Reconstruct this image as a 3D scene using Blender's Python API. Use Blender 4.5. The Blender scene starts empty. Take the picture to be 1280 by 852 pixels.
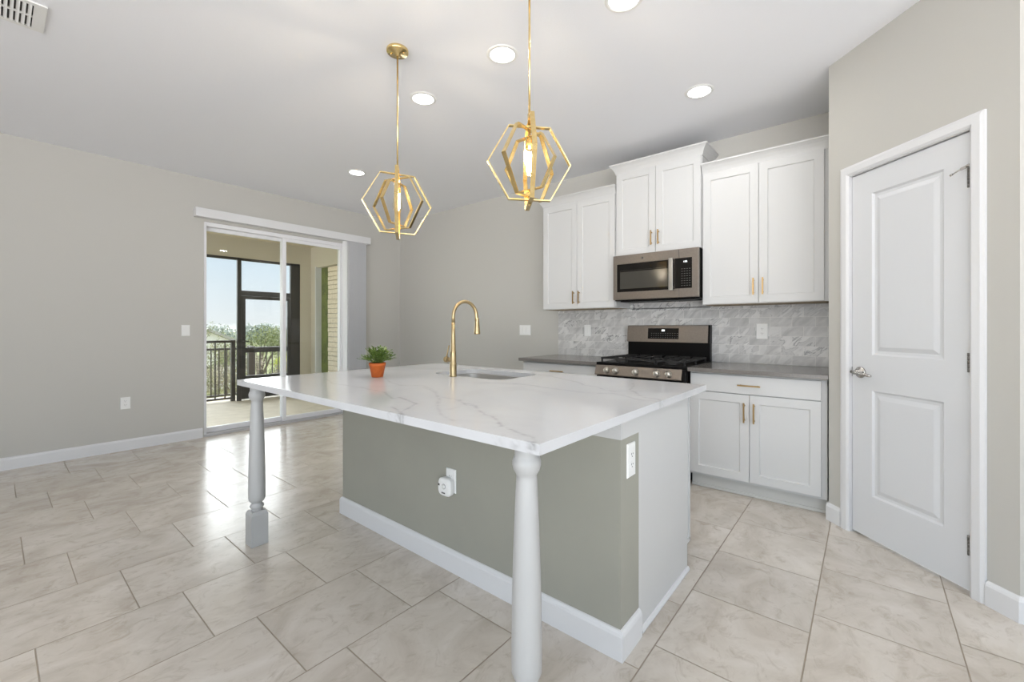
import bpy, bmesh, math, random
from mathutils import Vector, Matrix
random.seed(7)
S = bpy.context.scene
COL = S.collection

# ------------------------------------------------------------------ camera, world, sun, exposure
CAM_H = 1.22
cam_d = bpy.data.cameras.new('camera'); cam = bpy.data.objects.new('camera', cam_d); COL.objects.link(cam)
cam.location = (0, 0, CAM_H); cam.rotation_euler = (math.radians(90), 0, math.radians(39.55))
cam_d.sensor_width = 36; cam_d.lens = 537.0 * 36 / 1280; cam_d.shift_y = -17.0 / 1280
cam_d.clip_start = 0.05; cam_d.clip_end = 400
S.camera = cam
S.view_settings.view_transform = 'Standard'; S.view_settings.look = 'None'
S.view_settings.gamma = 1; S.view_settings.use_curve_mapping = False
S.view_settings.exposure = 0.0
WORLD_STRENGTH = 1.0
DOWNLIGHT_W = 3.6
SKY_BEHIND_BOOST = 2.9
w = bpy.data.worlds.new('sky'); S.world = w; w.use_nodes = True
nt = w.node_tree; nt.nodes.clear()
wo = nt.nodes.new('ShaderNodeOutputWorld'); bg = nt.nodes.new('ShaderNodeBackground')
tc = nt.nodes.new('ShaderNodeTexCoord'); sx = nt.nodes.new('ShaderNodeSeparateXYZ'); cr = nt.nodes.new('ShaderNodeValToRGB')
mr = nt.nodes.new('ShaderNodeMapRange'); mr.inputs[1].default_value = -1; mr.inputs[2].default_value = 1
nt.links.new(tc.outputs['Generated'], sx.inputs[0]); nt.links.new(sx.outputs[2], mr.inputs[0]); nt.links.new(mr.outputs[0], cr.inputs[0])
mr2 = nt.nodes.new('ShaderNodeMapRange'); mr2.inputs[1].default_value = .15; mr2.inputs[2].default_value = -.6; mr2.inputs[3].default_value = 1; mr2.inputs[4].default_value = SKY_BEHIND_BOOST
vm = nt.nodes.new('ShaderNodeVectorMath'); vm.operation = 'SCALE'          # sky scaled up behind the camera to add room light
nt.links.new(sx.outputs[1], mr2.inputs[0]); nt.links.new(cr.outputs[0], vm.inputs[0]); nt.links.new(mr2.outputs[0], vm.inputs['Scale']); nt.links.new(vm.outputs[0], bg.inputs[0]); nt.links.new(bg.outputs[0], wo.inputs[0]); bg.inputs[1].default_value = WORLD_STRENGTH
el = cr.color_ramp.elements
el[0].position = 0.0; el[0].color = (2.75, 2.75, 2.78, 1)  # world below the horizon raised above the sky to brighten the ceiling
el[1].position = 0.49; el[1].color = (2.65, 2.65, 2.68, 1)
for p, c in ((.502, (.92, .97, 1.0, 1)), (.56, (.76, .89, 1.0, 1)), (.66, (.62, .80, .98, 1)), (.8, (.80, .87, .95, 1)), (1.0, (.86, .90, .95, 1))):
    e = el.new(p); e.color = c
sun_d = bpy.data.lights.new('sun', 'SUN'); sun = bpy.data.objects.new('sun', sun_d); COL.objects.link(sun)
sun_d.energy = 3.2; sun_d.angle = math.radians(1.5); sun_d.color = (1, .95, .86)
sun.rotation_euler = Vector((0, -.77, -.64)).to_track_quat('-Z', 'Y').to_euler()

glow_d = bpy.data.lights.new('added_door_sun', 'SUN'); glow = bpy.data.objects.new('added_door_sun', glow_d); COL.objects.link(glow)   # added soft wide sun lamp that brightens the floor inside the sliding door
glow_d.energy = 6.0; glow_d.angle = math.radians(65); glow_d.color = (.95, .98, 1)
glow.rotation_euler = Vector((.92, -.30, -.27)).to_track_quat('-Z', 'Y').to_euler()

# ------------------------------------------------------------------ helpers
def lin(r, g, b):
    f = lambda c: (c/255/12.92) if c/255 <= .04045 else ((c/255+.055)/1.055)**2.4
    return (f(r), f(g), f(b), 1)

def mat(name, col, rough=.5, metal=0, spec=.5, emit=None, estr=0, noise=None, bump=None, coat=0):
    m = bpy.data.materials.new(name); m.use_nodes = True; n = m.node_tree; b = n.nodes['Principled BSDF']
    b.inputs['Base Color'].default_value = col; b.inputs['Roughness'].default_value = rough
    b.inputs['Metallic'].default_value = metal; b.inputs['Specular IOR Level'].default_value = spec
    b.inputs['Coat Weight'].default_value = coat
    if emit: b.inputs['Emission Color'].default_value = emit; b.inputs['Emission Strength'].default_value = estr
    t = n.nodes.new('ShaderNodeTexCoord')
    if noise:                                   # (scale, other colour, lo, hi)
        nz = n.nodes.new('ShaderNodeTexNoise'); nz.inputs['Scale'].default_value = noise[0]; nz.inputs['Detail'].default_value = 4
        r = n.nodes.new('ShaderNodeMapRange'); r.inputs[1].default_value = noise[2]; r.inputs[2].default_value = noise[3]
        mx = n.nodes.new('ShaderNodeMix'); mx.data_type = 'RGBA'
        mx.inputs[6].default_value = col; mx.inputs[7].default_value = noise[1]
        n.links.new(t.outputs['Object'], nz.inputs['Vector']); n.links.new(nz.outputs[0], r.inputs[0])
        n.links.new(r.outputs[0], mx.inputs[0]); n.links.new(mx.outputs[2], b.inputs['Base Color'])
    if bump:                                    # (scale, strength)
        nz = n.nodes.new('ShaderNodeTexNoise'); nz.inputs['Scale'].default_value = bump[0]; nz.inputs['Detail'].default_value = 3
        bp = n.nodes.new('ShaderNodeBump'); bp.inputs['Strength'].default_value = bump[1]; bp.inputs['Distance'].default_value = .002
        n.links.new(t.outputs['Object'], nz.inputs['Vector']); n.links.new(nz.outputs[0], bp.inputs['Height']); n.links.new(bp.outputs[0], b.inputs['Normal'])
    return m

class MB:
    """collects shapes in world coordinates (through an optional frame) and links them as one mesh"""
    def __init__(s, xf=None): s.bm = bmesh.new(); s.xf = xf
    def _end(s, vs):
        if s.xf is not None: bmesh.ops.transform(s.bm, matrix=s.xf, verts=vs)
    def box(s, x0, x1, y0, y1, z0, z1, bev=0, seg=2):
        x0, x1 = min(x0, x1), max(x0, x1); y0, y1 = min(y0, y1), max(y0, y1); z0, z1 = min(z0, z1), max(z0, z1)
        t = bmesh.new()
        bmesh.ops.create_cube(t, size=1)
        bmesh.ops.transform(t, matrix=Matrix.Translation(((x0+x1)/2, (y0+y1)/2, (z0+z1)/2)) @ Matrix.Diagonal((x1-x0, y1-y0, z1-z0, 1)), verts=t.verts)
        if bev: bmesh.ops.bevel(t, geom=t.edges[:], offset=min(bev, .45*min(x1-x0, y1-y0, z1-z0)), segments=seg, profile=.6, affect='EDGES')
        s.merge(t); return s
    def merge(s, t):
        vm = {v: s.bm.verts.new(v.co) for v in t.verts}
        for f in t.faces:
            nf = s.bm.faces.new([vm[v] for v in f.verts]); nf.smooth = f.smooth
        s._end(list(vm.values())); t.free()
    def loft(s, rings, closed=True, cap=(True, True), smooth=False):
        t = bmesh.new(); R = [[t.verts.new(p) for p in r] for r in rings]; n = len(R[0])
        for a, b in zip(R, R[1:]):
            for i in range(n if closed else n-1):
                f = t.faces.new((a[i], a[(i+1) % n], b[(i+1) % n], b[i])); f.smooth = smooth
        if cap[0]: t.faces.new(R[0][::-1])
        if cap[1]: t.faces.new(R[-1])
        bmesh.ops.recalc_face_normals(t, faces=t.faces); s.merge(t); return s
    def lathe(s, prof, c=(0, 0, 0), n=32, axis='Z', smooth=True, cap=(True, True)):
        rings = []
        for r, z in prof:
            ring = []
            for i in range(n):
                a = 2*math.pi*i/n; u, v = r*math.cos(a), r*math.sin(a)
                p = {'Z': (u, v, z), 'Y': (u, z, v), 'X': (z, u, v)}[axis]
                ring.append((p[0]+c[0], p[1]+c[1], p[2]+c[2]))
            rings.append(ring)
        return s.loft(rings, cap=cap, smooth=smooth)
    def tube(s, pts, r, n=12, smooth=True, flat=None):
        pts = [Vector(p) for p in pts]; rs = r if isinstance(r, (list, tuple)) else [r]*len(pts)
        rings = []; up = None
        for i, p in enumerate(pts):
            d = ((pts[min(i+1, len(pts)-1)]-pts[max(i-1, 0)])).normalized()
            if up is None: up = Vector((0, 0, 1)) if abs(d.z) < .9 else Vector((1, 0, 0))
            u = (up - d*up.dot(d)).normalized(); v = d.cross(u); up = u
            rings.append([p + (u*math.cos(2*math.pi*k/n)+v*math.sin(2*math.pi*k/n))*rs[i] for k in range(n)])
        return s.loft(rings, smooth=smooth)
    def bar(s, a, b, w, h, up=(0, 0, 1)):
        a, b = Vector(a), Vector(b); d = (b-a).normalized(); u = Vector(up); u = (u-d*u.dot(d)).normalized(); v = d.cross(u)
        return s.loft([[p+v*w/2+u*h/2, p-v*w/2+u*h/2, p-v*w/2-u*h/2, p+v*w/2-u*h/2] for p in (a, b)])
    def prism(s, poly, z0, z1):
        return s.loft([[(x, y, z0) for x, y in poly], [(x, y, z1) for x, y in poly]])
    def rects(s, x0, x1, z0, z1, steps, cap=(True, True)):
        """nested rectangles in the XZ plane: steps = [(inset, y), ...]"""
        return s.loft([[(x0+i, y, z0+i), (x1-i, y, z0+i), (x1-i, y, z1-i), (x0+i, y, z1-i)] for i, y in steps], cap=cap)
    def sweep(s, path, prof, left=False):
        """mitred profile (out, z) along a plan path; 'out' is to the right of travel (or left)"""
        P = [Vector(p) for p in path]; sg = -1 if not left else 1; rings = []
        for i, p in enumerate(P):
            ds = []
            if i > 0: ds.append((P[i]-P[i-1]).normalized())
            if i < len(P)-1: ds.append((P[i+1]-P[i]).normalized())
            ns = [Vector((-d.y, d.x))*sg for d in ds]
            m = ns[0] if len(ns) == 1 else (ns[0]+ns[1])/(1+ns[0].dot(ns[1]))
            rings.append([(p.x+m.x*o, p.y+m.y*o, z) for o, z in prof])
        return s.loft(rings)
    def build(s, name, m, parent=None, label=None, shade=None):
        me = bpy.data.meshes.new(name)
        o = bpy.data.objects.new(name, me); COL.objects.link(o)
        if parent is not None:
            o.parent = parent; W = Matrix.Identity(4); q = parent
            while q is not None:
                W = Matrix.LocRotScale(q.location, q.rotation_euler, q.scale) @ W; q = q.parent
            bmesh.ops.transform(s.bm, matrix=W.inverted(), verts=s.bm.verts)
        bmesh.ops.recalc_face_normals(s.bm, faces=s.bm.faces) if shade == 'fix' else None
        s.bm.to_mesh(me); s.bm.free(); me.materials.append(m)
        if label: o['label'] = label
        return o

def thing(name, label, cat, loc=(0, 0, 0), rotz=0, group=None):
    o = bpy.data.objects.new(name, None); o.empty_display_size = .05; COL.objects.link(o)
    o.location = loc; o.rotation_euler = (0, 0, rotz); o['label'] = label; o['category'] = cat
    if group: o['group'] = group
    return o
def tag(o, label, cat, group=None, kind=None):
    o['label'] = label; o['category'] = cat
    if group: o['group'] = group
    if kind: o['kind'] = kind
    return o
def struct(o, label=None):
    o['kind'] = 'structure'
    if label: o['label'] = label; 
    return o

# ------------------------------------------------------------------ materials
M = {}
M['wall'] = mat('greige_paint', lin(189, 187, 181), .6, spec=.3, bump=(220, .12))
M['island_paint'] = mat('island_greige_paint', lin(157, 156, 145), .55, spec=.35, bump=(260, .12), noise=(3, lin(153, 152, 142), .4, .7))
M['ceiling'] = mat('ceiling_paint', lin(240, 241, 245), .8, spec=.2, bump=(120, .3))
M['white'] = mat('white_satin_paint', lin(178, 178, 177), .35, spec=.45)
M['cab'] = mat('white_cabinet_lacquer', lin(200, 200, 199), .38, spec=.45)
M['trim'] = mat('white_trim_paint', lin(216, 216, 217), .35, spec=.45)
M['doorp'] = mat('white_door_paint', lin(210, 211, 213), .4, spec=.45)
M['toe'] = mat('grey_toe_kick', lin(196, 195, 191), .5)
M['wood_edge'] = mat('raw_maple_underside', lin(168, 150, 122), .6, noise=(30, lin(140, 122, 95), .4, .7))
M['plastic'] = mat('white_plastic', lin(233, 233, 231), .35)
M['slot'] = mat('dark_slot', lin(60, 58, 56), .6)
M['ss'] = mat('slate_stainless', lin(134, 126, 118), .36, metal=.8, noise=(60, lin(127, 119, 111), .3, .7))
M['ss_light'] = mat('brushed_steel', lin(176, 174, 170), .3, metal=1)
M['sink'] = mat('sink_steel', lin(178, 176, 172), .35, metal=.6)
M['black'] = mat('black_enamel', lin(15, 14, 14), .38, spec=.12)
M['glassblk'] = mat('smoked_oven_glass', lin(24, 22, 20), .08, spec=.28)
M['castiron'] = mat('cast_iron', lin(28, 27, 26), .55)
M['knob'] = mat('satin_knob', lin(205, 200, 190), .3, metal=.9)
M['gold'] = mat('brushed_brass', lin(236, 212, 156), .24, metal=1, noise=(40, lin(224, 196, 134), .35, .65))
M['gold_f'] = mat('satin_champagne_brass', lin(182, 162, 124), .32, metal=1)
M['pull'] = mat('honey_brass_pull', lin(184, 154, 106), .34, metal=1)
M['nickel'] = mat('satin_nickel', lin(176, 173, 168), .25, metal=1)
M['hinge'] = mat('aged_nickel', lin(120, 117, 113), .35, metal=1)
M['counter_grey'] = mat('grey_quartz', lin(122, 118, 114), .18, spec=.4, noise=(140, lin(108, 104, 100), .4, .6))
M['alu_white'] = mat('white_vinyl_frame', lin(226, 226, 228), .35)
M['alu_sill'] = mat('aluminium_sill', lin(190, 190, 192), .4, metal=.3)
M['bronze'] = mat('dark_bronze_aluminium', lin(62, 60, 60), .45, metal=.2)
M['bronze_rail'] = mat('bronze_railing', lin(70, 64, 58), .45, metal=.2)
M['blind'] = mat('vinyl_blind', lin(224, 224, 225), .5)
M['stucco'] = mat('cream_stucco', lin(200, 193, 176), .8, bump=(90, .4))
M['soffit'] = mat('lanai_soffit', lin(212, 200, 172), .8, bump=(90, .3))
M['slab'] = mat('lanai_concrete', lin(212, 202, 184), .7, noise=(6, lin(198, 188, 170), .35, .7))
M['plank'] = mat('cream_board', lin(226, 214, 190), .6, noise=(22, lin(205, 190, 163), .4, .75))
M['olive'] = mat('olive_panel', lin(104, 114, 44), .7, noise=(8, lin(80, 88, 32), .4, .7))
M['terracotta'] = mat('terracotta', lin(196, 98, 34), .6, noise=(25, lin(176, 84, 28), .4, .7))
M['soil'] = mat('potting_soil', lin(60, 45, 32), .9)
M['leaf'] = mat('plant_leaf', lin(88, 116, 48), .5, noise=(40, lin(156, 176, 96), .48, .62))
M['stem'] = mat('plant_stem', lin(110, 130, 60), .6)
M['frost'] = mat('glowing_lens', (1, 1, 1, 1), .5, emit=(1, .99, .97, 1), estr=6)
M['filament'] = mat('glowing_filament', (1, .8, .4, 1), .5, emit=(1, .78, .42, 1), estr=60)
M['led'] = mat('lit_display', (1, 1, 1, 1), .5, emit=(.9, .97, 1, 1), estr=1.2)
M['panelgrey'] = mat('faint_key_marking', lin(92, 90, 88), .5)

def glass(name, refl=.6, tint=(1, 1, 1, 1)):
    m = bpy.data.materials.new(name); m.use_nodes = True; n = m.node_tree; n.nodes.clear()
    o = n.nodes.new('ShaderNodeOutputMaterial'); a = n.nodes.new('ShaderNodeBsdfTransparent'); g = n.nodes.new('ShaderNodeBsdfGlossy')
    a.inputs[0].default_value = tint; g.inputs['Roughness'].default_value = .01
    f = n.nodes.new('ShaderNodeLayerWeight'); f.inputs[0].default_value = .5
    p5 = n.nodes.new('ShaderNodeMath'); p5.operation = 'POWER'; p5.inputs[1].default_value = 5; n.links.new(f.outputs['Facing'], p5.inputs[0])
    mu = n.nodes.new('ShaderNodeMath'); mu.operation = 'MULTIPLY_ADD'; mu.inputs[1].default_value = refl*.96; mu.inputs[2].default_value = .04*refl
    x = n.nodes.new('ShaderNodeMixShader')
    n.links.new(p5.outputs[0], mu.inputs[0]); n.links.new(mu.outputs[0], x.inputs[0]); n.links.new(a.outputs[0], x.inputs[1]); n.links.new(g.outputs[0], x.inputs[2]); n.links.new(x.outputs[0], o.inputs[0])
    return m
M['pane'] = glass('clear_pane', .8, (.97, .98, .97, 1))
M['bulb'] = glass('clear_bulb_glass', 1.0, (1, .97, .9, 1))

def math_node(n, op, a=None, b=None, c=None):
    q = n.nodes.new('ShaderNodeMath'); q.operation = op
    for i, v in enumerate((a, b, c)):
        if v is None: continue
        if isinstance(v, (int, float)): q.inputs[i].default_value = v
        else: n.links.new(v, q.inputs[i])
    return q.outputs[0]

def tile_floor():
    m = bpy.data.materials.new('travertine_floor_tile'); m.use_nodes = True; n = m.node_tree; b = n.nodes['Principled BSDF']; L = n.links.new
    t = n.nodes.new('ShaderNodeTexCoord'); s = n.nodes.new('ShaderNodeSeparateXYZ'); L(t.outputs['Object'], s.inputs[0])
    PX, PY = .4525, .4565
    u = math_node(n, 'DIVIDE', math_node(n, 'ADD', s.outputs[0], 2.89), PX)
    k = math_node(n, 'FLOOR', u); fu = math_node(n, 'SUBTRACT', u, k)
    v = math_node(n, 'DIVIDE', math_node(n, 'SUBTRACT', math_node(n, 'SUBTRACT', s.outputs[1], .41), math_node(n, 'MULTIPLY', k, .151)), PY)
    j = math_node(n, 'FLOOR', v); fv = math_node(n, 'SUBTRACT', v, j)
    du = math_node(n, 'MULTIPLY', math_node(n, 'MINIMUM', fu, math_node(n, 'SUBTRACT', 1, fu)), PX)
    dv = math_node(n, 'MULTIPLY', math_node(n, 'MINIMUM', fv, math_node(n, 'SUBTRACT', 1, fv)), PY)
    d = math_node(n, 'MINIMUM', du, dv)
    g = n.nodes.new('ShaderNodeMapRange'); g.inputs[1].default_value = .0018; g.inputs[2].default_value = .0032; L(d, g.inputs[0])   # 0 in grout
    cv = n.nodes.new('ShaderNodeCombineXYZ'); L(k, cv.inputs[0]); L(j, cv.inputs[1])
    wn = n.nodes.new('ShaderNodeTexWhiteNoise'); wn.noise_dimensions = '3D'; L(cv.outputs[0], wn.inputs['Vector'])
    # per tile offset of stone pattern
    sc = n.nodes.new('ShaderNodeVectorMath'); sc.operation = 'SCALE'; sc.inputs['Scale'].default_value = 30; L(wn.outputs['Color'], sc.inputs[0])
    ad = n.nodes.new('ShaderNodeVectorMath'); ad.operation = 'ADD'; L(sc.outputs[0], ad.inputs[0]); L(t.outputs['Object'], ad.inputs[1])
    mp = n.nodes.new('ShaderNodeMapping'); mp.inputs['Scale'].default_value = (2.0, 1.4, 1); L(ad.outputs[0], mp.inputs[0])
    n1 = n.nodes.new('ShaderNodeTexNoise'); n1.inputs['Scale'].default_value = 2.2; n1.inputs['Detail'].default_value = 8; n1.inputs['Roughness'].default_value = .62; n1.inputs['Distortion'].default_value = .8; L(mp.outputs[0], n1.inputs['Vector'])
    n2 = n.nodes.new('ShaderNodeTexNoise'); n2.inputs['Scale'].default_value = 7; n2.inputs['Detail'].default_value = 8; n2.inputs['Roughness'].default_value = .7; n2.inputs['Distortion'].default_value = 1.2; L(mp.outputs[0], n2.inputs['Vector'])
    r1 = n.nodes.new('ShaderNodeValToRGB'); L(n1.outputs[0], r1.inputs[0]); E_ = r1.color_ramp.elements
    E_[0].position = .3; E_[0].color = lin(184, 174, 162); E_[1].position = .68; E_[1].color = lin(212, 205, 196)
    e = E_.new(.5); e.color = lin(201, 193, 182)
    r2 = n.nodes.new('ShaderNodeMapRange'); r2.inputs[1].default_value = .52; r2.inputs[2].default_value = .68; r2.inputs[4].default_value = .55; L(n2.outputs[0], r2.inputs[0])
    mx = n.nodes.new('ShaderNodeMix'); mx.data_type = 'RGBA'; L(r2.outputs[0], mx.inputs[0]); L(r1.outputs[0], mx.inputs[6]); mx.inputs[7].default_value = lin(168, 156, 141)
    tv = n.nodes.new('ShaderNodeMapRange'); tv.inputs[3].default_value = .94; tv.inputs[4].default_value = 1.03; L(wn.outputs['Value'], tv.inputs[0])
    hs = n.nodes.new('ShaderNodeHueSaturation'); L(mx.outputs[2], hs.inputs['Color']); L(tv.outputs[0], hs.inputs['Value'])
    fm = n.nodes.new('ShaderNodeMix'); fm.data_type = 'RGBA'; L(g.outputs[0], fm.inputs[0]); fm.inputs[6].default_value = lin(150, 138, 122); L(hs.outputs[0], fm.inputs[7])
    L(fm.outputs[2], b.inputs['Base Color'])
    rr = n.nodes.new('ShaderNodeMapRange'); rr.inputs[3].default_value = .6; rr.inputs[4].default_value = .23; b.inputs['IOR'].default_value = 1.62; L(g.outputs[0], rr.inputs[0]); L(rr.outputs[0], b.inputs['Roughness'])
    bp = n.nodes.new('ShaderNodeBump'); bp.inputs['Distance'].default_value = .0015; bp.inputs['Strength'].default_value = .8; L(g.outputs[0], bp.inputs['Height'])
    b2 = n.nodes.new('ShaderNodeBump'); b2.inputs['Distance'].default_value = .002; b2.inputs['Strength'].default_value = .1; L(n1.outputs[0], b2.inputs['Height']); L(bp.outputs[0], b2.inputs['Normal']); L(b2.outputs[0], b.inputs['Normal'])
    return m
M['floor'] = tile_floor()

def splash_tile():
    m = bpy.data.materials.new('marble_subway_tile'); m.use_nodes = True; n = m.node_tree; b = n.nodes['Principled BSDF']; L = n.links.new
    t = n.nodes.new('ShaderNodeTexCoord'); s = n.nodes.new('ShaderNodeSeparateXYZ'); L(t.outputs['Object'], s.inputs[0])
    PX, PZ = .154, .0775
    vz = math_node(n, 'DIVIDE', math_node(n, 'SUBTRACT', s.outputs[2], .915), PZ); k = math_node(n, 'FLOOR', vz); fz = math_node(n, 'SUBTRACT', vz, k)
    u = math_node(n, 'ADD', math_node(n, 'DIVIDE', s.outputs[0], PX), math_node(n, 'MULTIPLY', k, .5)); j = math_node(n, 'FLOOR', u); fu = math_node(n, 'SUBTRACT', u, j)
    du = math_node(n, 'MULTIPLY', math_node(n, 'MINIMUM', fu, math_node(n, 'SUBTRACT', 1, fu)), PX)
    dz = math_node(n, 'MULTIPLY', math_node(n, 'MINIMUM', fz, math_node(n, 'SUBTRACT', 1, fz)), PZ)
    d = math_node(n, 'MINIMUM', du, dz)
    g = n.nodes.new('ShaderNodeMapRange'); g.inputs[1].default_value = .0008; g.inputs[2].default_value = .0016; L(d, g.inputs[0])
    cv = n.nodes.new('ShaderNodeCombineXYZ'); L(k, cv.inputs[0]); L(j, cv.inputs[1])
    wn = n.nodes.new('ShaderNodeTexWhiteNoise'); L(cv.outputs[0], wn.inputs['Vector'])
    sc = n.nodes.new('ShaderNodeVectorMath'); sc.operation = 'SCALE'; sc.inputs['Scale'].default_value = 20; L(wn.outputs['Color'], sc.inputs[0])
    ad = n.nodes.new('ShaderNodeVectorMath'); ad.operation = 'ADD'; L(sc.outputs[0], ad.inputs[0]); L(t.outputs['Object'], ad.inputs[1])
    mp = n.nodes.new('ShaderNodeMapping'); mp.inputs['Scale'].default_value = (1, 1, 3.0); mq = n.nodes.new('ShaderNodeMapping'); mq.inputs['Rotation'].default_value = (0, .75, 0); L(ad.outputs[0], mq.inputs[0]); L(mq.outputs[0], mp.inputs[0])
    n1 = n.nodes.new('ShaderNodeTexNoise'); n1.inputs['Scale'].default_value = 5; n1.inputs['Detail'].default_value = 5; n1.inputs['Distortion'].default_value = 1.0; L(mp.outputs[0], n1.inputs['Vector'])
    # ridge veins
    rd = math_node(n, 'ABSOLUTE', math_node(n, 'SUBTRACT', n1.outputs[0], .5))
    vm = n.nodes.new('ShaderNodeMapRange'); vm.inputs[1].default_value = 0; vm.inputs[2].default_value = .03; vm.inputs[3].default_value = .95; vm.inputs[4].default_value = 0; L(rd, vm.inputs[0])
    amt = n.nodes.new('ShaderNodeMapRange'); amt.inputs[1].default_value = .25; amt.inputs[2].default_value = 1; L(wn.outputs['Value'], amt.inputs[0])
    va = math_node(n, 'MULTIPLY', vm.outputs[0], amt.outputs[0])
    r1 = n.nodes.new('ShaderNodeValToRGB'); L(n1.outputs[0], r1.inputs[0]); E_ = r1.color_ramp.elements
    E_[0].position = .32; E_[0].color = lin(190, 189, 188); E_[1].position = .62; E_[1].color = lin(222, 221, 219)
    mx = n.nodes.new('ShaderNodeMix'); mx.data_type = 'RGBA'; L(va, mx.inputs[0]); L(r1.outputs[0], mx.inputs[6]); mx.inputs[7].default_value = lin(112, 112, 113)
    tv = n.nodes.new('ShaderNodeMapRange'); tv.inputs[3].default_value = .80; tv.inputs[4].default_value = .97; L(wn.outputs['Value'], tv.inputs[0])
    hs = n.nodes.new('ShaderNodeHueSaturation'); L(mx.outputs[2], hs.inputs['Color']); L(tv.outputs[0], hs.inputs['Value'])
    fm = n.nodes.new('ShaderNodeMix'); fm.data_type = 'RGBA'; L(g.outputs[0], fm.inputs[0]); fm.inputs[6].default_value = lin(222, 220, 216); L(hs.outputs[0], fm.inputs[7])
    L(fm.outputs[2], b.inputs['Base Color']); b.inputs['Roughness'].default_value = .3
    bp = n.nodes.new('ShaderNodeBump'); bp.inputs['Distance'].default_value = .001; bp.inputs['Strength'].default_value = .5; L(g.outputs[0], bp.inputs['Height']); L(bp.outputs[0], b.inputs['Normal'])
    return m
M['splash'] = splash_tile()

def quartz():
    m = bpy.data.materials.new('white_veined_quartz'); m.use_nodes = True; n = m.node_tree; b = n.nodes['Principled BSDF']; L = n.links.new
    a = n.nodes.new('ShaderNodeAttribute'); a.attribute_name = 'vein'
    t = n.nodes.new('ShaderNodeTexCoord')
    nz = n.nodes.new('ShaderNodeTexNoise'); nz.inputs['Scale'].default_value = 26; nz.inputs['Detail'].default_value = 6; L(t.outputs['Object'], nz.inputs['Vector'])
    r = n.nodes.new('ShaderNodeMapRange'); r.inputs[1].default_value = .36; r.inputs[2].default_value = .62; r.inputs[3].default_value = .25; r.inputs[4].default_value = 1; L(nz.outputs[0], r.inputs[0])
    n2 = n.nodes.new('ShaderNodeTexNoise'); n2.inputs['Scale'].default_value = 1.7; n2.inputs['Detail'].default_value = 5; n2.inputs['Distortion'].default_value = 1; L(t.outputs['Object'], n2.inputs['Vector'])
    c = n.nodes.new('ShaderNodeMapRange'); c.inputs[1].default_value = .5; c.inputs[2].default_value = .7; c.inputs[4].default_value = .12; L(n2.outputs[0], c.inputs[0])
    s = math_node(n, 'ADD', math_node(n, 'MULTIPLY', a.outputs['Fac'], r.outputs[0]), c.outputs[0])
    mx = n.nodes.new('ShaderNodeMix'); mx.data_type = 'RGBA'; L(s, mx.inputs[0]); mx.inputs[6].default_value = lin(203, 204, 206); mx.inputs[7].default_value = lin(120, 119, 118)
    L(mx.outputs[2], b.inputs['Base Color']); b.inputs['Roughness'].default_value = .12; b.inputs['Specular IOR Level'].default_value = .5
    return m
M['quartz'] = quartz()

# ------------------------------------------------------------------ the room shell
CEIL = 2.875
YB = 4.10; XL = -5.68
XR, YF = 3.2, -4.6
struct(MB().box(XL, XR, YF, YB+.2, -.08, 0).build('floor', M['floor']), 'beige stone-look tiles laid in a stepped running bond')
struct(MB().box(XL-.2, XR, YF, YB+.2, CEIL, CEIL+.12).build('ceiling', M['ceiling']), 'smooth white ceiling')
# left wall with the sliding door opening
D0, D1, DZ = 1.50, 3.17, 2.40
wl = MB()
wl.box(XL-.2, XL, YF, D0, 0, CEIL); wl.box(XL-.2, XL, D1, YB+.2, 0, CEIL); wl.box(XL-.2, XL, D0, D1, DZ, CEIL)
struct(wl.build('wall_left', M['wall']), 'greige painted wall around the sliding door')
struct(MB().box(XL, -.187, YB, YB+.2, 0, CEIL).build('wall_back', M['wall']), 'greige wall behind the range and cabinets')

# diagonal pantry wall in its own frame: x' along the wall (to the right), y' into the wall
R2 = 1/math.sqrt(2)
DIAG = Matrix(((R2, R2, 0, .3435), (-R2, R2, 0, 2.8565), (0, 0, 1, 0), (0, 0, 0, 1)))
S0, S1 = -.749, .206                    # wall ends
O0, O1, OZ = -.605, .032, 2.128         # door opening
wd = MB(DIAG)
wd.box(S0+.0, O0, 0, .11, 0, CEIL); wd.box(O1, S1, 0, .11, 0, CEIL); wd.box(O0, O1, 0, .11, OZ, CEIL)
struct(wd.build('wall_right', M['wall']), 'angled greige wall holding the pantry door')
cx0, cy0 = (DIAG @ Vector((S0, 0, 0))).xy; cx1, cy1 = (DIAG @ Vector((S1, 0, 0))).xy
struct(MB().prism([(cx0, cy0), (cx0+.078, cy0+.078), (cx0+.11, YB+.2), (cx0, YB+.2)], 0, CEIL).build('wall_pantry', M['wall']))
struct(MB().prism([(cx1, cy1), (XR, cy1), (XR, cy1+.12), (cx1+.05, cy1+.12)], 0, CEIL).build('wall_front', M['wall']), 'greige wall running right from the pantry corner')
struct(MB().box(XR, XR+.1, 1.0, YB+.2, 0, CEIL).build('wall_side_blocker', M['wall']))  # unseen partial wall, put in to hold back daylight from the right
struct(MB().box(XL-.2, -1.6, YF-.15, YF, 0, CEIL).build('wall_rear_blocker', M['wall']))  # unseen wall added to cut rear daylight on the left wall
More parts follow.
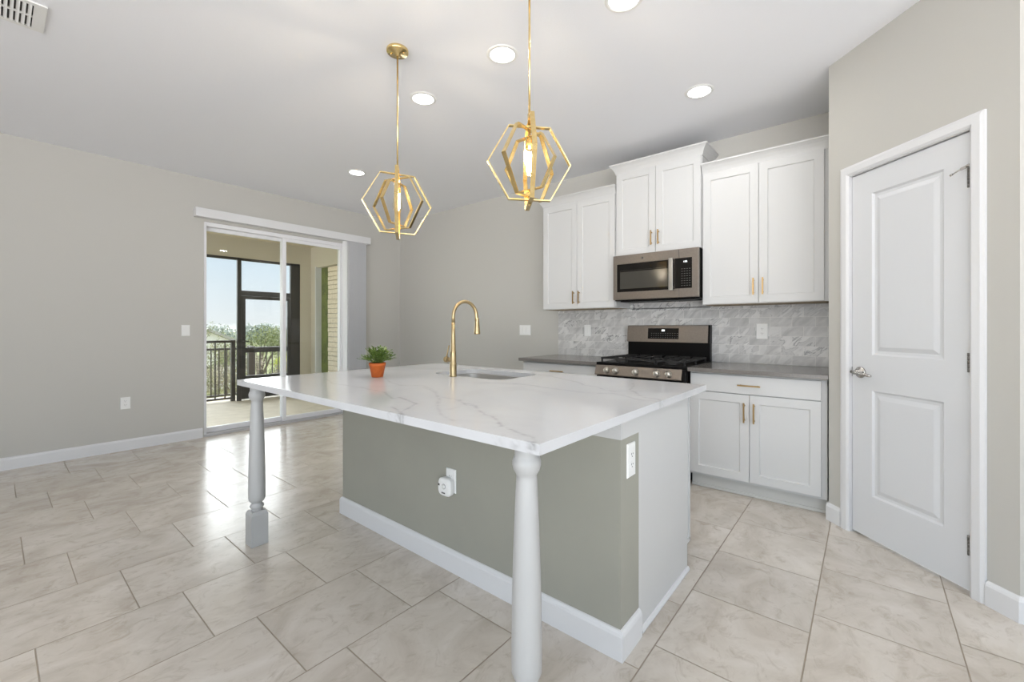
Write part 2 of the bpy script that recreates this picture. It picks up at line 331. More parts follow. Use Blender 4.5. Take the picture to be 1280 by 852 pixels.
# baseboards
BB = [(0, 0), (.015, 0), (.015, .088), (.012, .098), (.006, .106), (0, .108)]
struct(MB().sweep([(XL, YF), (XL, D0-.012)], BB, left=False).build('baseboard_left', M['trim']), 'white baseboard under the left wall')
struct(MB().sweep([(XL, D1+.03), (XL, YB), (-2.70, YB)], BB, left=False).build('baseboard_back', M['trim']))
p0 = (DIAG @ Vector((S0, 0, 0))).xy; p1 = (DIAG @ Vector((-.652, 0, 0))).xy
struct(MB().sweep([(cx0, cy0+.03), p0, p1], BB, left=False).build('baseboard_pantry', M['trim']), 'short white baseboard left of the pantry door')
p0 = (DIAG @ Vector((.095, 0, 0))).xy; p1 = (DIAG @ Vector((S1, 0, 0))).xy
struct(MB().sweep([p0, p1, (XR, cy1)], BB, left=False).build('baseboard_right', M['trim']), 'white baseboard right of the pantry door')

# ---- pantry door
cs = MB(DIAG)
CAS = [(0, 0), (.010, 0), (.018, .012), (.018, .044), (.014, .052), (.012, .058), (0, .058)]   # (thickness, across)
def casing_ring(path_in, outdir):
    pass
ci0, ci1, ciz = O0+.012, O1+.002, OZ-.004
def prof_rings():
    rings = []
    for q in ('bl', 'tl', 'tr', 'br'):
        r = []
        for th, ac in CAS:
            x = ci0-ac if 'l' in q else ci1+ac
            z = 0 if 'b' in q else ciz+ac
            r.append((x, -th, z))
        rings.append(r)
    return rings
cs.loft(prof_rings())
trim = cs.build('trim_1', M['trim']); struct(trim, 'white moulded casing around the pantry door')
jm = MB(DIAG)
jm.box(O0, O0+.012, -.002, .11, 0, OZ); jm.box(O1-.004, O1, .004, .11, 0, OZ); jm.box(O0, O1, -.002, .11, OZ-.008, OZ)
jm.box(O0+.012, O0+.03, .05, .085, 0, OZ-.01); jm.box(O0, O1, .05, .085, OZ-.03, OZ-.008)
struct(jm.build('trim_2', M['trim']))
door = thing('door_1', 'white two-panel pantry door in the angled wall', 'door', tuple(DIAG @ Vector((-.2865, .03, 0))), -math.pi/4); struct(door)
del door['category']
lf = MB(DIAG)
L0, L1, LZ0, LZ1 = -.590, .022, .014, 2.115
yf0, yb0 = .010, .045
P = [(-.464, -.090, 1.062, 1.985), (-.464, -.090, .255, .860)]
lf.box(L0, P[0][0], yf0, yb0, LZ0, LZ1); lf.box(P[0][1], L1, yf0, yb0, LZ0, LZ1)
lf.box(P[0][0], P[0][1], yf0, yb0, LZ0, P[1][2]); lf.box(P[0][0], P[0][1], yf0, yb0, P[1][3], P[0][2]); lf.box(P[0][0], P[0][1], yf0, yb0, P[0][3], LZ1)
for x0, x1, z0, z1 in P:
    lf.rects(x0, x1, z0, z1, [(0, yf0), (.010, yf0+.009), (.024, yf0+.010), (.046, yf0+.002), (.050, yf0+.0015)], cap=(False, True))
lf.build('door_leaf', M['doorp'], door)
kn = MB(DIAG); kx, kz = -.534, .957
kn.lathe([(0.001, yf0), (.033, yf0), (.033, yf0-.006), (.028, yf0-.011), (.013, yf0-.013), (.012, yf0-.045), (0.001, yf0-.047)], (kx, 0, kz), n=28, axis='Y')
kn.build('handle_rose', M['nickel'], door)
kn = MB(DIAG)
kn.tube([(kx-.016, yf0-.044, kz+.003), (kx-.008, yf0-.050, kz+.003), (kx+.02, yf0-.051, kz+.002), (kx+.06, yf0-.050, kz-.004), (kx+.09, yf0-.046, kz-.009), (kx+.105, yf0-.040, kz-.012)], [.007, .0105, .0095, .0085, .009, .005], n=12)
kn.build('lever_handle', M['nickel'], door)
lt = MB(DIAG); lt.box(L0-.003, L0+.001, yf0-.001, yf0+.03, kz-.028, kz+.028, .001); lt.box(L0-.012, L0-.002, yf0+.004, yf0+.018, kz-.009, kz+.009, .002)
lt.build('latch_plate', M['hinge'], door)
for hz in (1.905, 1.059, .223):
    h = MB(DIAG)
    for i in range(5): h.lathe([(.0065, hz-.045+.018*i+.0006), (.0065, hz-.045+.018*(i+1)-.0006)], (L1-.003, yf0-.004, 0), n=12)
    h.box(L1-.011, L1-.006, yf0-.0015, yf0+.001, hz-.044, hz+.044)
    h.build('hinge', M['hinge'], door)
st = MB(DIAG)
sz = 1.957
st.lathe([(.009, sz-.004), (.011, sz), (.011, sz+.006), (.007, sz+.010), (0.001, sz+.011)], (L1-.003, yf0-.004, 0), n=14)
st.bar((L1-.003, yf0-.006, sz+.004), (L1-.028, yf0-.016, sz-.006), .005, .012)
st.tube([(L1-.024, yf0-.014, sz-.004), (L1-.055, yf0-.028, sz-.022)], .003, n=8)
st.tube([(L1-.053, yf0-.027, sz-.021), (L1-.061, yf0-.031, sz-.0255)], .005, n=10)
st.build('door_stop', M['nickel'], door, 'nickel hinge-pin door stop')

# ------------------------------------------------------------------ sliding glass door, valance and blinds
sd = thing('door_2', 'white framed sliding glass door onto the porch', 'door', (XL-.07, 2.33, 0)); struct(sd); del sd['category']
fx0, fx1 = XL-.13, XL-.012
f = MB()
f.box(fx0, fx1, D0, D0+.030, .0281, DZ, .003); f.box(fx0, fx1, D1-.035, D1, .0281, DZ, .003); f.box(fx0, fx1, D0+.030, D1-.035, DZ-.045, DZ, .003)
f.build('door_frame', M['alu_white'], sd)
MB().box(fx0, XL+.004, D0+.001, D1-.001, .0005, .028, .003).box(fx0+.002, XL-.09, D0+.031, D1-.036, .028, .036, .002).build('sill_track', M['alu_sill'], sd)
YM = 2.362
def slider(x, y0, y1, name, s0, s1):
    b = MB()
    b.box(x-.018, x+.018, y0, y0+s0, .03, DZ-.04, .003); b.box(x-.018, x+.018, y1-s1, y1, .03, DZ-.04, .003)
    b.box(x-.0175, x+.0175, y0+s0, y1-s1, .03, .085); b.box(x-.0175, x+.0175, y0+s0, y1-s1, DZ-.085, DZ-.04)
    o = b.build(name, M['alu_white'], sd)
    MB().box(x-.003, x+.003, y0+s0, y1-s1, .085, DZ-.085).build('glass_pane', M['pane'], o)
slider(XL-.10, D0+.028, YM+.022, 'fixed_panel', .02, .034)
slider(XL-.055, YM-.012, D1-.034, 'sliding_panel', .045, .02)
bl = thing('vertical_blinds', 'white vertical blinds stacked open at the right of the sliding door', 'blinds', (XL+.05, 3.3, 2.45))
MB().box(XL+.001, XL+.095, 1.405, 3.525, 2.43, 2.525, .003).build('valance', M['trim'], bl, 'white valance board above the sliding door')
for i in range(11):
    y = 3.145+.029*i
    b = MB(); a0 = math.radians(20)
    pr = []
    n_ = 7
    for q in range(n_):
        u = (q/(n_-1)-.5); x = XL+.052+u*.084; yy = y+.006*math.cos(u*math.pi)+u*.024
        pr.append((x, yy))
    poly = pr+[(x, yy+.0015) for x, yy in reversed(pr)]
    b.prism(poly, .03, 2.43); b.build('blind_slat', M['blind'], bl)

# ------------------------------------------------------------------ ceiling fittings
def downlight(x, y, label):
    t = thing('recessed_light', label, 'ceiling light', (x, y, CEIL), 0, 'recessed ceiling lights')
    MB().lathe([(.074, CEIL-.001), (.075, CEIL-.006), (.090, CEIL-.005), (.096, CEIL-.0005)], (x, y, 0), n=40, cap=(False, False)).build('trim_ring', M['plastic'], t)
    MB().lathe([(.0755, CEIL-.004), (.03, CEIL-.006), (.001, CEIL-.0062)], (x, y, 0), n=40, cap=(False, False)).build('lens', M['frost'], t)
    ld = bpy.data.lights.new('lamp', 'AREA'); ld.shape = 'DISK'; ld.size = .14; ld.energy = DOWNLIGHT_W; ld.color = (1, .985, .96)
    lo = bpy.data.objects.new('lamp', ld); COL.objects.link(lo); lo.location = (0, 0, -.012); lo.parent = t
downlight(-1.704, 1.972, 'round recessed light just left of the nearer pendant rod')
downlight(-2.475, 1.988, 'round recessed light just right of the farther pendant rod')
downlight(-4.202, 2.484, 'smallest recessed light, left of the farther pendant cage')
downlight(-.906, 3.16, 'recessed light above the microwave cabinets')
downlight(-.944, 2.03, 'recessed light cut off by the top edge of the photo')
for x, y in ((1.2, .6), (-.4, -1.6), (-3.0, -1.6), (1.2, -2.6)):  # unseen downlights added to the room lighting behind the camera
    downlight(x, y, 'added recessed light behind the viewpoint, out of view')
# supply vent
vt = thing('air_vent', 'white louvred air vent in the ceiling corner above the left wall', 'vent', (-3.415, .0, CEIL))
vx0, vx1, vy0, vy1 = -3.565, -3.265, -.30, .185
MB().box(vx0, vx0+.028, vy0+.05, vy1-.047, CEIL-.008, CEIL-.0005).box(vx1-.028, vx1, vy0+.05, vy1-.047, CEIL-.008, CEIL-.0005).box(vx0, vx1, vy1-.047, vy1, CEIL-.008, CEIL-.0005, .001).box(vx0, vx1, vy0, vy0+.05, CEIL-.008, CEIL-.0005, .001).box(-3.421, -3.409, vy0+.05, vy1-.047, CEIL-.009, CEIL-.001).build('vent_frame', M['plastic'], vt)
MB().box(vx0+.02, vx1-.02, vy0+.02, vy1-.03, CEIL-.0012, CEIL-.0002).build('vent_backing', M['slot'], vt)
for i in range(18):
    y = vy1-.053-.0205*i
    for a, b_ in ((vx0+.028, -3.421), (-3.409, vx1-.028)):
        MB().loft([[(x, y, CEIL-.0105), (x, y-.0125, CEIL-.004), (x, y-.0125, CEIL-.003), (x, y+.001, CEIL-.0095)] for x in (a, b_)]).build('louver', M['plastic'], vt)

# ------------------------------------------------------------------ pendants
def pendant(x, y, zc, rings, label):
    t = thing('pendant_light', label, 'pendant light', (x, y, CEIL), 0, 'brass hexagon cage pendants over the island')
    MB().lathe([(.001, CEIL-.001), (.062, CEIL-.001), (.064, CEIL-.006), (.064, CEIL-.016), (.060, CEIL-.022), (.020, CEIL-.024), (.012, CEIL-.040), (.001, CEIL-.041)], (x, y, 0), n=36).build('canopy', M['gold'], t)
    for a in (.6, 3.74):
        MB().lathe([(.001, CEIL-.028), (.006, CEIL-.027), (.006, CEIL-.022)], (x+.04*math.cos(a), y+.04*math.sin(a), 0), n=10).build('canopy_screw', M['gold'], t)
    h = .174*1.1
    MB().lathe([(.005, CEIL-.035), (.005, zc+h)], (x, y, 0), n=12).build('rod', M['gold'], t)
    MB().lathe([(.001, zc+h+.03), (.009, zc+h+.03), (.009, zc+h-.004), (.001, zc+h-.004)], (x, y, 0), n=16).build('rod_coupling', M['gold'], t)
    for R, a in rings:
        b = MB(); ca, sa = math.cos(a), math.sin(a); wv = Vector((-sa, ca, 0))*.010
        out, inn = [], []
        for k in range(6):
            an = math.pi/3*k
            for rr, lst in ((R, out), (R-.0055, inn)):
                lst.append(Vector((x+rr*math.cos(an)*ca, y+rr*math.cos(an)*sa, zc+rr*math.sin(an))))
        tb = bmesh.new()
        vo = [[tb.verts.new(p+s_*wv) for p in out] for s_ in (1, -1)]; vi = [[tb.verts.new(p+s_*wv) for p in inn] for s_ in (1, -1)]
        for k in range(6):
            j = (k+1) % 6
            tb.faces.new((vo[0][k], vo[0][j], vo[1][j], vo[1][k])); tb.faces.new((vi[0][k], vi[0][j], vi[1][j], vi[1][k]))
            tb.faces.new((vo[0][k], vo[0][j], vi[0][j], vi[0][k])); tb.faces.new((vo[1][k], vo[1][j], vi[1][j], vi[1][k]))
        bmesh.ops.recalc_face_normals(tb, faces=tb.faces); b.merge(tb)
        b.build('cage_ring', M['gold'], t)
    st_ = zc+.866*rings[-1][0]-.004
    MB().lathe([(.001, zc+h), (.006, zc+h), (.006, st_), (.019, st_-.002), (.019, st_-.05), (.016, st_-.054), (.001, st_-.054)], (x, y, 0), n=20).build('socket', M['gold'], t)
    MB().lathe([(.006, zc-h), (.006, zc-.866*rings[-1][0]), (.001, zc-.866*rings[-1][0]+.004)], (x, y, 0), n=12).build('bottom_post', M['gold'], t)
    b0 = st_-.052
    MB().lathe([(.012, b0), (.014, b0-.014), (.024, b0-.045), (.029, b0-.075), (.027, b0-.100), (.017, b0-.120), (.001, b0-.128)], (x, y, 0), n=24, cap=(False, False)).build('bulb', M['bulb'], t)
    fl = MB()
    for k in range(4):
        a = k*math.pi/2+.4; u, v = math.cos(a), math.sin(a)
        fl.tube([(x+.004*u, y+.004*v, b0-.015), (x+.012*u, y+.012*v, b0-.050), (x+.010*u, y+.010*v, b0-.10)], .0048, n=6)
    fl.build('filament', M['filament'], t)
    ld = bpy.data.lights.new('lamp', 'POINT'); ld.energy = 14; ld.shadow_soft_size = .02; ld.color = (1, .90, .76)
    lo = bpy.data.objects.new('lamp', ld); COL.objects.link(lo); lo.location = (0, 0, b0-.07-CEIL); lo.parent = t
def view_angle(x, y): return math.atan2(y, x)-math.pi/2          # direction across the line of sight from the room's entry side
r_ = math.radians
a1 = view_angle(-2.157, 1.54); a2 = view_angle(-1.17, 1.54)
# rings turned about the rod; positive turns the right end towards the entry side
pendant(-2.157, 1.54, 1.956, [(.222, a1+r_(88)), (.205, a1-r_(-12)), (.175, a1-r_(36)), (.146, a1+r_(53))], 'brass cage pendant with round canopy visible, farther one by the sliding door')
pendant(-1.17, 1.54, 1.956, [(.212, a2+r_(96)), (.192, a2-r_(-12)), (.178, a2+r_(52)), (.140, a2-r_(37))], 'brass cage pendant, the nearer one, its rod running out of the photo')

# ------------------------------------------------------------------ cabinets
def shaker(mb, x0, x1, z0, z1, yf, th=.02, rail=.062):
    mb.rects(x0, x1, z0, z1, [(0, yf+th), (0, yf+.0015), (.0015, yf), (rail-.003, yf), (rail, yf+.007), (rail+.004, yf+.009)])
def pull_v(x, zc, yf, parent, ln=.13):
    b = MB(); b.bar((x, yf-.030, zc-ln/2), (x, yf-.030, zc+ln/2), .010, .008, up=(0, 1, 0))
    for s_ in (-1, 1): b.bar((x, yf, zc+s_*(ln/2-.018)), (x, yf-.028, zc+s_*(ln/2-.018)), .008, .008)
    return b.build('pull', M['pull'], parent)
def pull_h(xc, z, yf, parent, ln=.15):
    b = MB(); b.bar((xc-ln/2, yf-.030, z), (xc+ln/2, yf-.030, z), .008, .010)
    for s_ in (-1, 1): b.bar((xc+s_*(ln/2-.018), yf, z), (xc+s_*(ln/2-.018), yf-.028, z), .008, .008)
    return b.build('pull', M['pull'], parent)
CRN = lambda z0, h: [(0, z0), (.006, z0), (.008, z0+.12*h), (.016, z0+.35*h), (.030, z0+.62*h), (.046, z0+.82*h), (.052, z0+.86*h), (.052, z0+h), (0, z0+h)]
def upper(x0, x1, z0, z1, ch, xs, label, hz, sides, under=True, fill=0):
    t = thing('upper_cabinet', label, 'cabinet', ((x0+x1)/2, YB, z0), 0, 'white wall cabinets')
    MB().box(x0, x1, 3.792, YB-.001, z0, z1).build('body', M['cab'], t)
    if under: MB().box(x0+.02, x1-.02, 3.80, YB-.015, z0-.003, z0+.001).build('underside', M['wood_edge'], t, 'unpainted wooden underside')
    yc = 3.772
    for a, b_, hx in ((x0+.006, xs-.0015, xs-.032), (xs+.0015, x1-.006-fill, xs+.032)):
        m_ = MB(); shaker(m_, a, b_, z0+.004, z1-.004, yc); d = m_.build('cabinet_door', M['cab'], t)
        pull_v(hx, hz, yc, d)
    pth = []
    yw = YB-.001
    if 'l' in sides: pth.append((x0, yw))
    pth += [(x0, 3.790), (x1, 3.790)]
    if 'r' in sides: pth.append((x1, yw))
    c_ = MB(); c_.sweep(pth, CRN(z1, ch)); c_.build('crown_moulding', M['cab'], t)
    return t
upper(-2.685, -1.842, 1.408, 2.495, .080, -2.264, 'white two-door wall cabinet left of the microwave', 1.522, 'l')
upper(-1.838, -1.064, 1.886, 2.665, .088, -1.455, 'short white cabinet above the microwave, set higher than its neighbours', 2.022, 'lr', under=False)
upper(-1.060, -.192, 1.408, 2.495, .080, -.645, 'white two-door wall cabinet right of the microwave by the pantry', 1.538, '', fill=.035)

def base_cab(x0, x1, xs, label, fill=0, hx=None):
    t = thing('base_cabinet', label, 'cabinet', ((x0+x1)/2, YB, 0), 0, 'white base cabinets')
    MB().box(x0, x1, 3.442, YB-.001, .10, .884).build('body', M['cab'], t)
    MB().box(x0, x1, 3.485, 3.50, 0.001, .10).box(x0, x1, 3.475, 3.486, 0.001, .022, .003).build('toe_kick', M['toe'], t)
    yf = 3.422; xa, xb = x0+.004, x1-.004-fill
    b = MB(); b.rects(xa, xb, .744, .872, [(0, yf+.02), (0, yf+.0015), (.0015, yf)]); d = b.build('drawer_front', M['cab'], t)
    pull_h((xs if hx is None else hx), .806, yf, d, .145)
    for a, b_, hx_ in ((xa, xs-.0015, xs-.031), (xs+.0015, xb, xs+.031)):
        m_ = MB(); shaker(m_, a, b_, .118, .738, yf); d = m_.build('cabinet_door', M['cab'], t); pull_v(hx_, .613, yf, d, .14)
    return t
base_cab(-2.680, -1.838, -2.264, 'white base cabinet left of the range, mostly hidden by the island')
base_cab(-1.050, -.196, -.642, 'white base cabinet right of the range with one drawer over two doors', fill=.028)
def slab_top(x0, x1, label):
    o = MB().box(x0, x1, 3.385, YB-.001, .885, .915, .003).build('countertop', M['counter_grey'])
    o.location = (0, 0, 0); return tag(o, label, 'countertop', 'grey quartz countertops')
slab_top(-2.712, -1.832, 'grey quartz countertop left of the range')
slab_top(-1.058, -.1885, 'grey quartz countertop right of the range')
tag(MB().box(-2.695, -.1885, 4.087, YB-.0005, .9155, 1.4075).box(-1.836, -1.066, 4.087, YB-.0005, 1.40, 1.885).build('tile_backsplash', M['splash']), 'grey marble subway tile backsplash between counters and wall cabinets', 'backsplash')

# ------------------------------------------------------------------ microwave
mw = thing('microwave', 'slate stainless over-the-range microwave under the short cabinet', 'microwave', (-1.45, YB, 1.47))
mx0, mx1, mz0, mz1, my = -1.828, -1.066, 1.462, 1.884, 3.70
MB().box(mx0+.004, mx1-.002, my+.03, 4.085, mz0+.004, mz1, .004).build('body', M['black'], mw, 'black casing')
MB().box(mx0+.05, mx1-.05, my+.05, 3.98, mz0-.006, mz0+.008, .003).build('vent_grille', M['black'], mw)
# door and control frame
dx = -1.226
fr = MB(); wx0, wx1, wz0, wz1 = mx0+.036, -1.262, mz0+.083, mz1-.083
fr.box(mx0, wx0, my, my+.034, mz0+.012, mz1-.002, .002); fr.box(wx1, dx-.001, my, my+.034, mz0+.012, mz1-.002, .002)
fr.box(wx0-.002, wx1+.002, my, my+.034, mz0+.012, wz0, .002); fr.box(wx0-.002, wx1+.002, my, my+.034, wz1, mz1-.002, .002)
dr = fr.build('door', M['ss'], mw)
MB().box(wx0-.001, wx1+.001, my+.006, my+.03, wz0-.001, wz1+.001).build('window', M['glassblk'], dr)
MB().rects(wx0+.03, wx1-.075, wz0+.03, wz1-.06, [(0, my+.0055), (.002, my+.0055)], cap=(False, False)).box(wx0+.03, wx1-.03, my+.0052, my+.007, wz0+.028, wz1-.072).build('window_screen', mat('microwave_screen', lin(66, 64, 59), .12, spec=.4), dr, 'lighter mesh area of the window')
hb = MB(); hb.box(-1.300, -1.262, my-.044, my-.032, mz0+.07, mz1-.075, .006, 3)
for z_ in (mz0+.10, mz1-.105): hb.box(-1.290, -1.272, my-.034, my+.002, z_-.012, z_+.012, .002)
hb.build('handle', M['ss_light'], dr, 'brushed steel bar handle')
lg = MB(); lg.lathe([(.009, my-.0006), (.0001, my-.0012)], (-1.545, 0, mz1-.042), n=20, axis='Y'); lg.build('emblem', M['panelgrey'], dr)
cp = MB(); cp.box(dx+.001, mx1, my, my+.034, mz0+.012, mz1-.002, .003); cpo = cp.build('control_frame', M['ss'], mw)
pn = MB().box(-1.258, mx1-.052, my-.002, my+.004, wz0+.004, wz1+.004, .001).build('control_panel', M['glassblk'], mw)
ky = MB()
for r in range(8):
    for c in range(4):
        ky.box(-1.205+.021*c, -1.193+.021*c, my-.0028, my-.0018, wz0+.025+.020*r, wz0+.029+.020*r)
ky.build('keypad_markings', M['panelgrey'], pn)
dg = MB()
def seg7(mb, x, z, h, ch, y0, y1, th=.0022):
    w_ = h*.55; S7 = {'0': 'abcdef', '1': 'bc', '2': 'abged', '3': 'abgcd', '4': 'fgbc', '5': 'afgcd', '6': 'afgedc', '7': 'abc', '8': 'abcdefg', '9': 'abcdfg'}
    seg = {'a': (x, x+w_, z+h-th, z+h), 'g': (x, x+w_, z+h/2-th/2, z+h/2+th/2), 'd': (x, x+w_, z, z+th), 'f': (x, x+th, z+h/2, z+h), 'b': (x+w_-th, x+w_, z+h/2, z+h), 'e': (x, x+th, z, z+h/2), 'c': (x+w_-th, x+w_, z, z+h/2)}
    for s_ in S7[ch]: a, b_, c, d = seg[s_]; mb.box(a, b_, y0, y1, c, d)
for i, ch in enumerate('136'): seg7(dg, -1.190+.013*i, wz1-.034, .012, ch, my-.0032, my-.0019)
dg.build('clock_digits', M['led'], pn)

# ------------------------------------------------------------------ range
rg = thing('gas_range', 'slate stainless gas range with five knobs and black grates', 'range', (-1.445, YB, 0))
rx0, rx1 = -1.829, -1.061
MB().box(rx0+.002, rx1-.002, 3.42, 4.04, .02, .90, .003).build('body', M['black'], rg, 'black side casing')
MB().box(rx0, rx1, 3.40, 4.035, .895, .918, .006, 3).build('cooktop', M['black'], rg)
MB().box(rx0, rx1, 3.372, 3.412, .893, .920, .008, 3).build('cooktop_lip', M['black'], rg)
cpn = MB().loft([[(x, 3.368, .895), (x, 3.42, .895), (x, 3.42, .812), (x, 3.345, .812), (x, 3.343, .818)] for x in (rx0+.002, rx1-.030)]).build('control_panel', M['ss'], rg)
MB().loft([[(x, 3.366, .893), (x, 3.42, .893), (x, 3.42, .80), (x, 3.350, .80)] for x in (rx1-.030, rx1-.004)]).build('end_cap', M['black'], rg)
for x_ in (-1.715, -1.632, -1.458, -1.283, -1.190):
    k = MB(); zc = .856; yk = 3.352
    k.lathe([(.026, yk+.006), (.026, yk-.004), (.022, yk-.008), (.020, yk-.028), (.018, yk-.031), (.001, yk-.032)], (x_, 0, zc), n=24, axis='Y')
    k.box(x_-.004, x_+.004, yk-.038, yk-.030, zc-.019, zc+.019, .002)
    k.build('burner_knob', M['knob'], rg)
MB().box(rx0+.004, rx1-.006, 3.372, 3.42, .765, .806, .004).build('vent_strip', M['black'], rg)
od = MB(); od.rects(rx0+.006, rx1-.006, .24, .762, [(0, 3.42), (0, 3.385), (.003, 3.382)]); odo = od.build('oven_door', M['ss'], rg)
MB().box(rx0+.12, rx1-.12, 3.3805, 3.385, .34, .62, .002).build('oven_window', M['glassblk'], odo)
hb = MB().tube([(rx0+.05, 3.335, .715), (rx1-.05, 3.335, .715)], .012, 14)
for x_ in (rx0+.09, rx1-.09): hb.box(x_-.012, x_+.012, 3.335, 3.384, .706, .724, .002)
hb.build('oven_handle', M['ss_light'], odo)
od = MB(); od.rects(rx0+.006, rx1-.006, .05, .232, [(0, 3.42), (0, 3.385), (.003, 3.382)]); od.build('storage_drawer', M['ss'], rg)
MB().box(rx0+.03, rx1-.03, 3.47, 3.49, .001, .05).build('kick_plate', M['black'], rg)
MB().box(rx0+.002, rx1-.002, 4.025, 4.083, .915, 1.085, .002).build('backguard_riser', M['black'], rg)
bgp = MB().loft([[(x, 4.008, 1.082), (x, 4.083, 1.082), (x, 4.083, 1.236), (x, 4.040, 1.240), (x, 4.026, 1.234)] for x in (rx0-.002, rx1-.018)]).build('backguard', M['ss'], rg)
MB().loft([[(x, 4.010, 1.076), (x, 4.084, 1.076), (x, 4.084, 1.241), (x, 4.030, 1.241)] for x in (rx1-.018, rx1-.001)]).build('backguard_end', M['black'], rg)
def on_guard(x0, x1, z0, z1, off=.0015):
    f = lambda z: 4.008+(z-1.082)/(1.234-1.082)*.018
    return [[(x0, f(z0)-off, z0), (x1, f(z0)-off, z0), (x1, f(z1)-off, z1), (x0, f(z1)-off, z1)], [(x0, f(z0)+.004, z0), (x1, f(z0)+.004, z0), (x1, f(z1)+.004, z1), (x0, f(z1)+.004, z1)]]
dp = MB().loft(on_guard(-1.622, -1.332, 1.112, 1.212)).build('display', M['glassblk'], rg)
ky = MB()
for r in range(3):
    for c in range(12):
        x_ = -1.59+.022*c; z_ = 1.122+.020*r
        ky.loft(on_guard(x_, x_+.009, z_, z_+.004, .0025))
ky.build('display_markings', M['panelgrey'], dp)
MB().loft(on_guard(-1.490, -1.462, 1.183, 1.199, .003)).build('clock_digits', M['led'], dp)
# burners and grates
for bx, by, br in ((-1.66, 3.55, .05), (-1.66, 3.85, .042), (-1.445, 3.70, .06), (-1.23, 3.55, .055), (-1.23, 3.85, .038)):
    MB().lathe([(br*1.25, .917), (br*1.2, .924), (br, .926), (br, .936), (br*.8, .940), (.001, .941)], (bx, by, 0), n=24).build('burner', M['castiron'], rg)
def grate(x0, x1):
    g = MB(); y0, y1 = 3.425, 3.985; zt = .957; hw = .006
    for a, b_ in (((x0, y0), (x1, y0)), ((x0, y1), (x1, y1)), ((x0, y0), (x0, y1)), ((x1, y0), (x1, y1)), ((x0, (y0+y1)/2), (x1, (y0+y1)/2))):
        g.bar((a[0], a[1], zt-.006), (b_[0], b_[1], zt-.006), .011, .014)
    for yc in ((y0*3+y1)/4, (y0+3*y1)/4):
        g.bar((x0, yc, zt-.005), (x0+.075, yc, zt-.005), .009, .012); g.bar((x1, yc, zt-.005), (x1-.075, yc, zt-.005), .009, .012)
    xc = (x0+x1)/2
    for a, b_ in ((y0, y0+.09), ((y0+y1)/2-.09, (y0+y1)/2+.09), (y1-.09, y1)): g.bar((xc, a, zt-.005), (xc, b_, zt-.005), .009, .012)
    for x in (x0+.004, x1-.004):
        for y in (y0+.004, (y0+y1)/2, y1-.004): g.bar((x, y, .917), (x, y, zt-.01), .012, .012, up=(0, 1, 0))
    g.build('grate', M['castiron'], rg)
grate(rx0+.025, rx0+.255); grate(rx0+.262, rx1-.262); grate(rx1-.255, rx1-.025)

# ------------------------------------------------------------------ island
IX0, IX1, IY0, IY1, IY2 = -2.66, -.698, 1.472, 1.635, 2.235
isl = thing('kitchen_island', 'kitchen island with greige knee wall and white cabinet end', 'kitchen island', ((IX0+IX1)/2, 1.85, 0))
MB().box(IX0, IX1, IY0, IY1, 0.001, .806).build('knee_wall', M['island_paint'], isl, 'greige painted knee wall')
MB().box(IX0-.003, IX1+.003, IY0-.003, IY1, .806, .889).build('top_band', M['cab'], isl, 'white band under the countertop')
MB().sweep([(IX0, IY1), (IX0, IY0), (IX1, IY0), (IX1, IY1+.0)], BB).build('island_baseboard', M['trim'], isl)
MB().box(IX1-.018, IX1, IY1, IY2, .001, .889, .001).build('end_panel', M['cab'], isl, 'white cabinet end panel')
MB().sweep([(IX1, IY1+.016), (IX1, IY2)], [(0, .001), (.012, .001), (.012, .008), (.006, .018), (0, .019)]).build('shoe_moulding', M['trim'], isl)
# hollow carcass so the sink bowl has room
cb = MB(); cb.box(IX0, IX0+.018, IY1, 2.345, .10, .889); cb.box(IX1-.042, IX1-.026, IY1, 2.345, .10, .889); cb.box(IX0, IX1-.019, IY1+.001, IY1+.012, .10, .889); cb.box(IX0+.018, IX1-.019, IY1, 2.345, .10, .12)
cb.box(IX0, IX1-.019, 2.327, 2.345, .10, .889)
cb.build('cabinet_body', M['cab'], isl)
MB().box(IX0, IX1-.03, 2.275, 2.29, .001, .10).build('toe_kick', M['toe'], isl)
xs_ = [IX0+.004, -2.24, -1.60, -1.16, IX1-.023]
for i in range(4):
    a, b_ = xs_[i]+.002, xs_[i+1]-.002
    mb = MB(); mb.rects(a, b_, .118, .738, [(0, 2.346), (0, 2.364), (.0015, 2.366), (.059, 2.366), (.062, 2.359), (.066, 2.357)]); d = mb.build('cabinet_door', M['cab'], isl)
    mb = MB(); mb.bar((b_-.03, 2.394, .55), (b_-.03, 2.394, .69), .010, .008, up=(0, 1, 0))
    for z_ in (.57, .67): mb.bar((b_-.03, 2.363, z_), (b_-.03, 2.392, z_), .008, .008)
    mb.build('pull', M['pull'], d)
    mb = MB(); mb.rects(a, b_, .744, .872, [(0, 2.346), (0, 2.364), (.0015, 2.366)]); mb.build('drawer_front', M['cab'], isl)
def leg(x, y, lab):
    b = MB(); hw = .0435
    sq = lambda r, z: [(x+r*sx_, y+r*sy_, z) for sx_, sy_ in ((-1, -1), (1, -1), (1, 1), (-1, 1))]
    b.loft([sq(hw-.001, .001), sq(hw, .004), sq(hw, .172), sq(hw*.82, .188), sq(hw*.6, .190)])
    pr = [(.020, .186), (.027, .190), (.029, .194), (.025, .199), (.032, .205), (.036, .213), (.033, .222), (.026, .228), (.025, .233), (.031, .238), (.037, .244), (.0425, .256), (.043, .28), (.0425, .38), (.0405, .50), (.037, .62), (.033, .72), (.0295, .795), (.0285, .806), (.031, .812), (.037, .822), (.0405, .836), (.0405, .846), (.037, .857), (.0335, .862), (.0345, .867), (.034, .876), (.032, .8885)]
    b.lathe(pr, (x, y, 0), n=40)
    b.build('leg', M['white'], isl, lab)
leg(-2.66, .955, None); leg(-.737, .957, None)

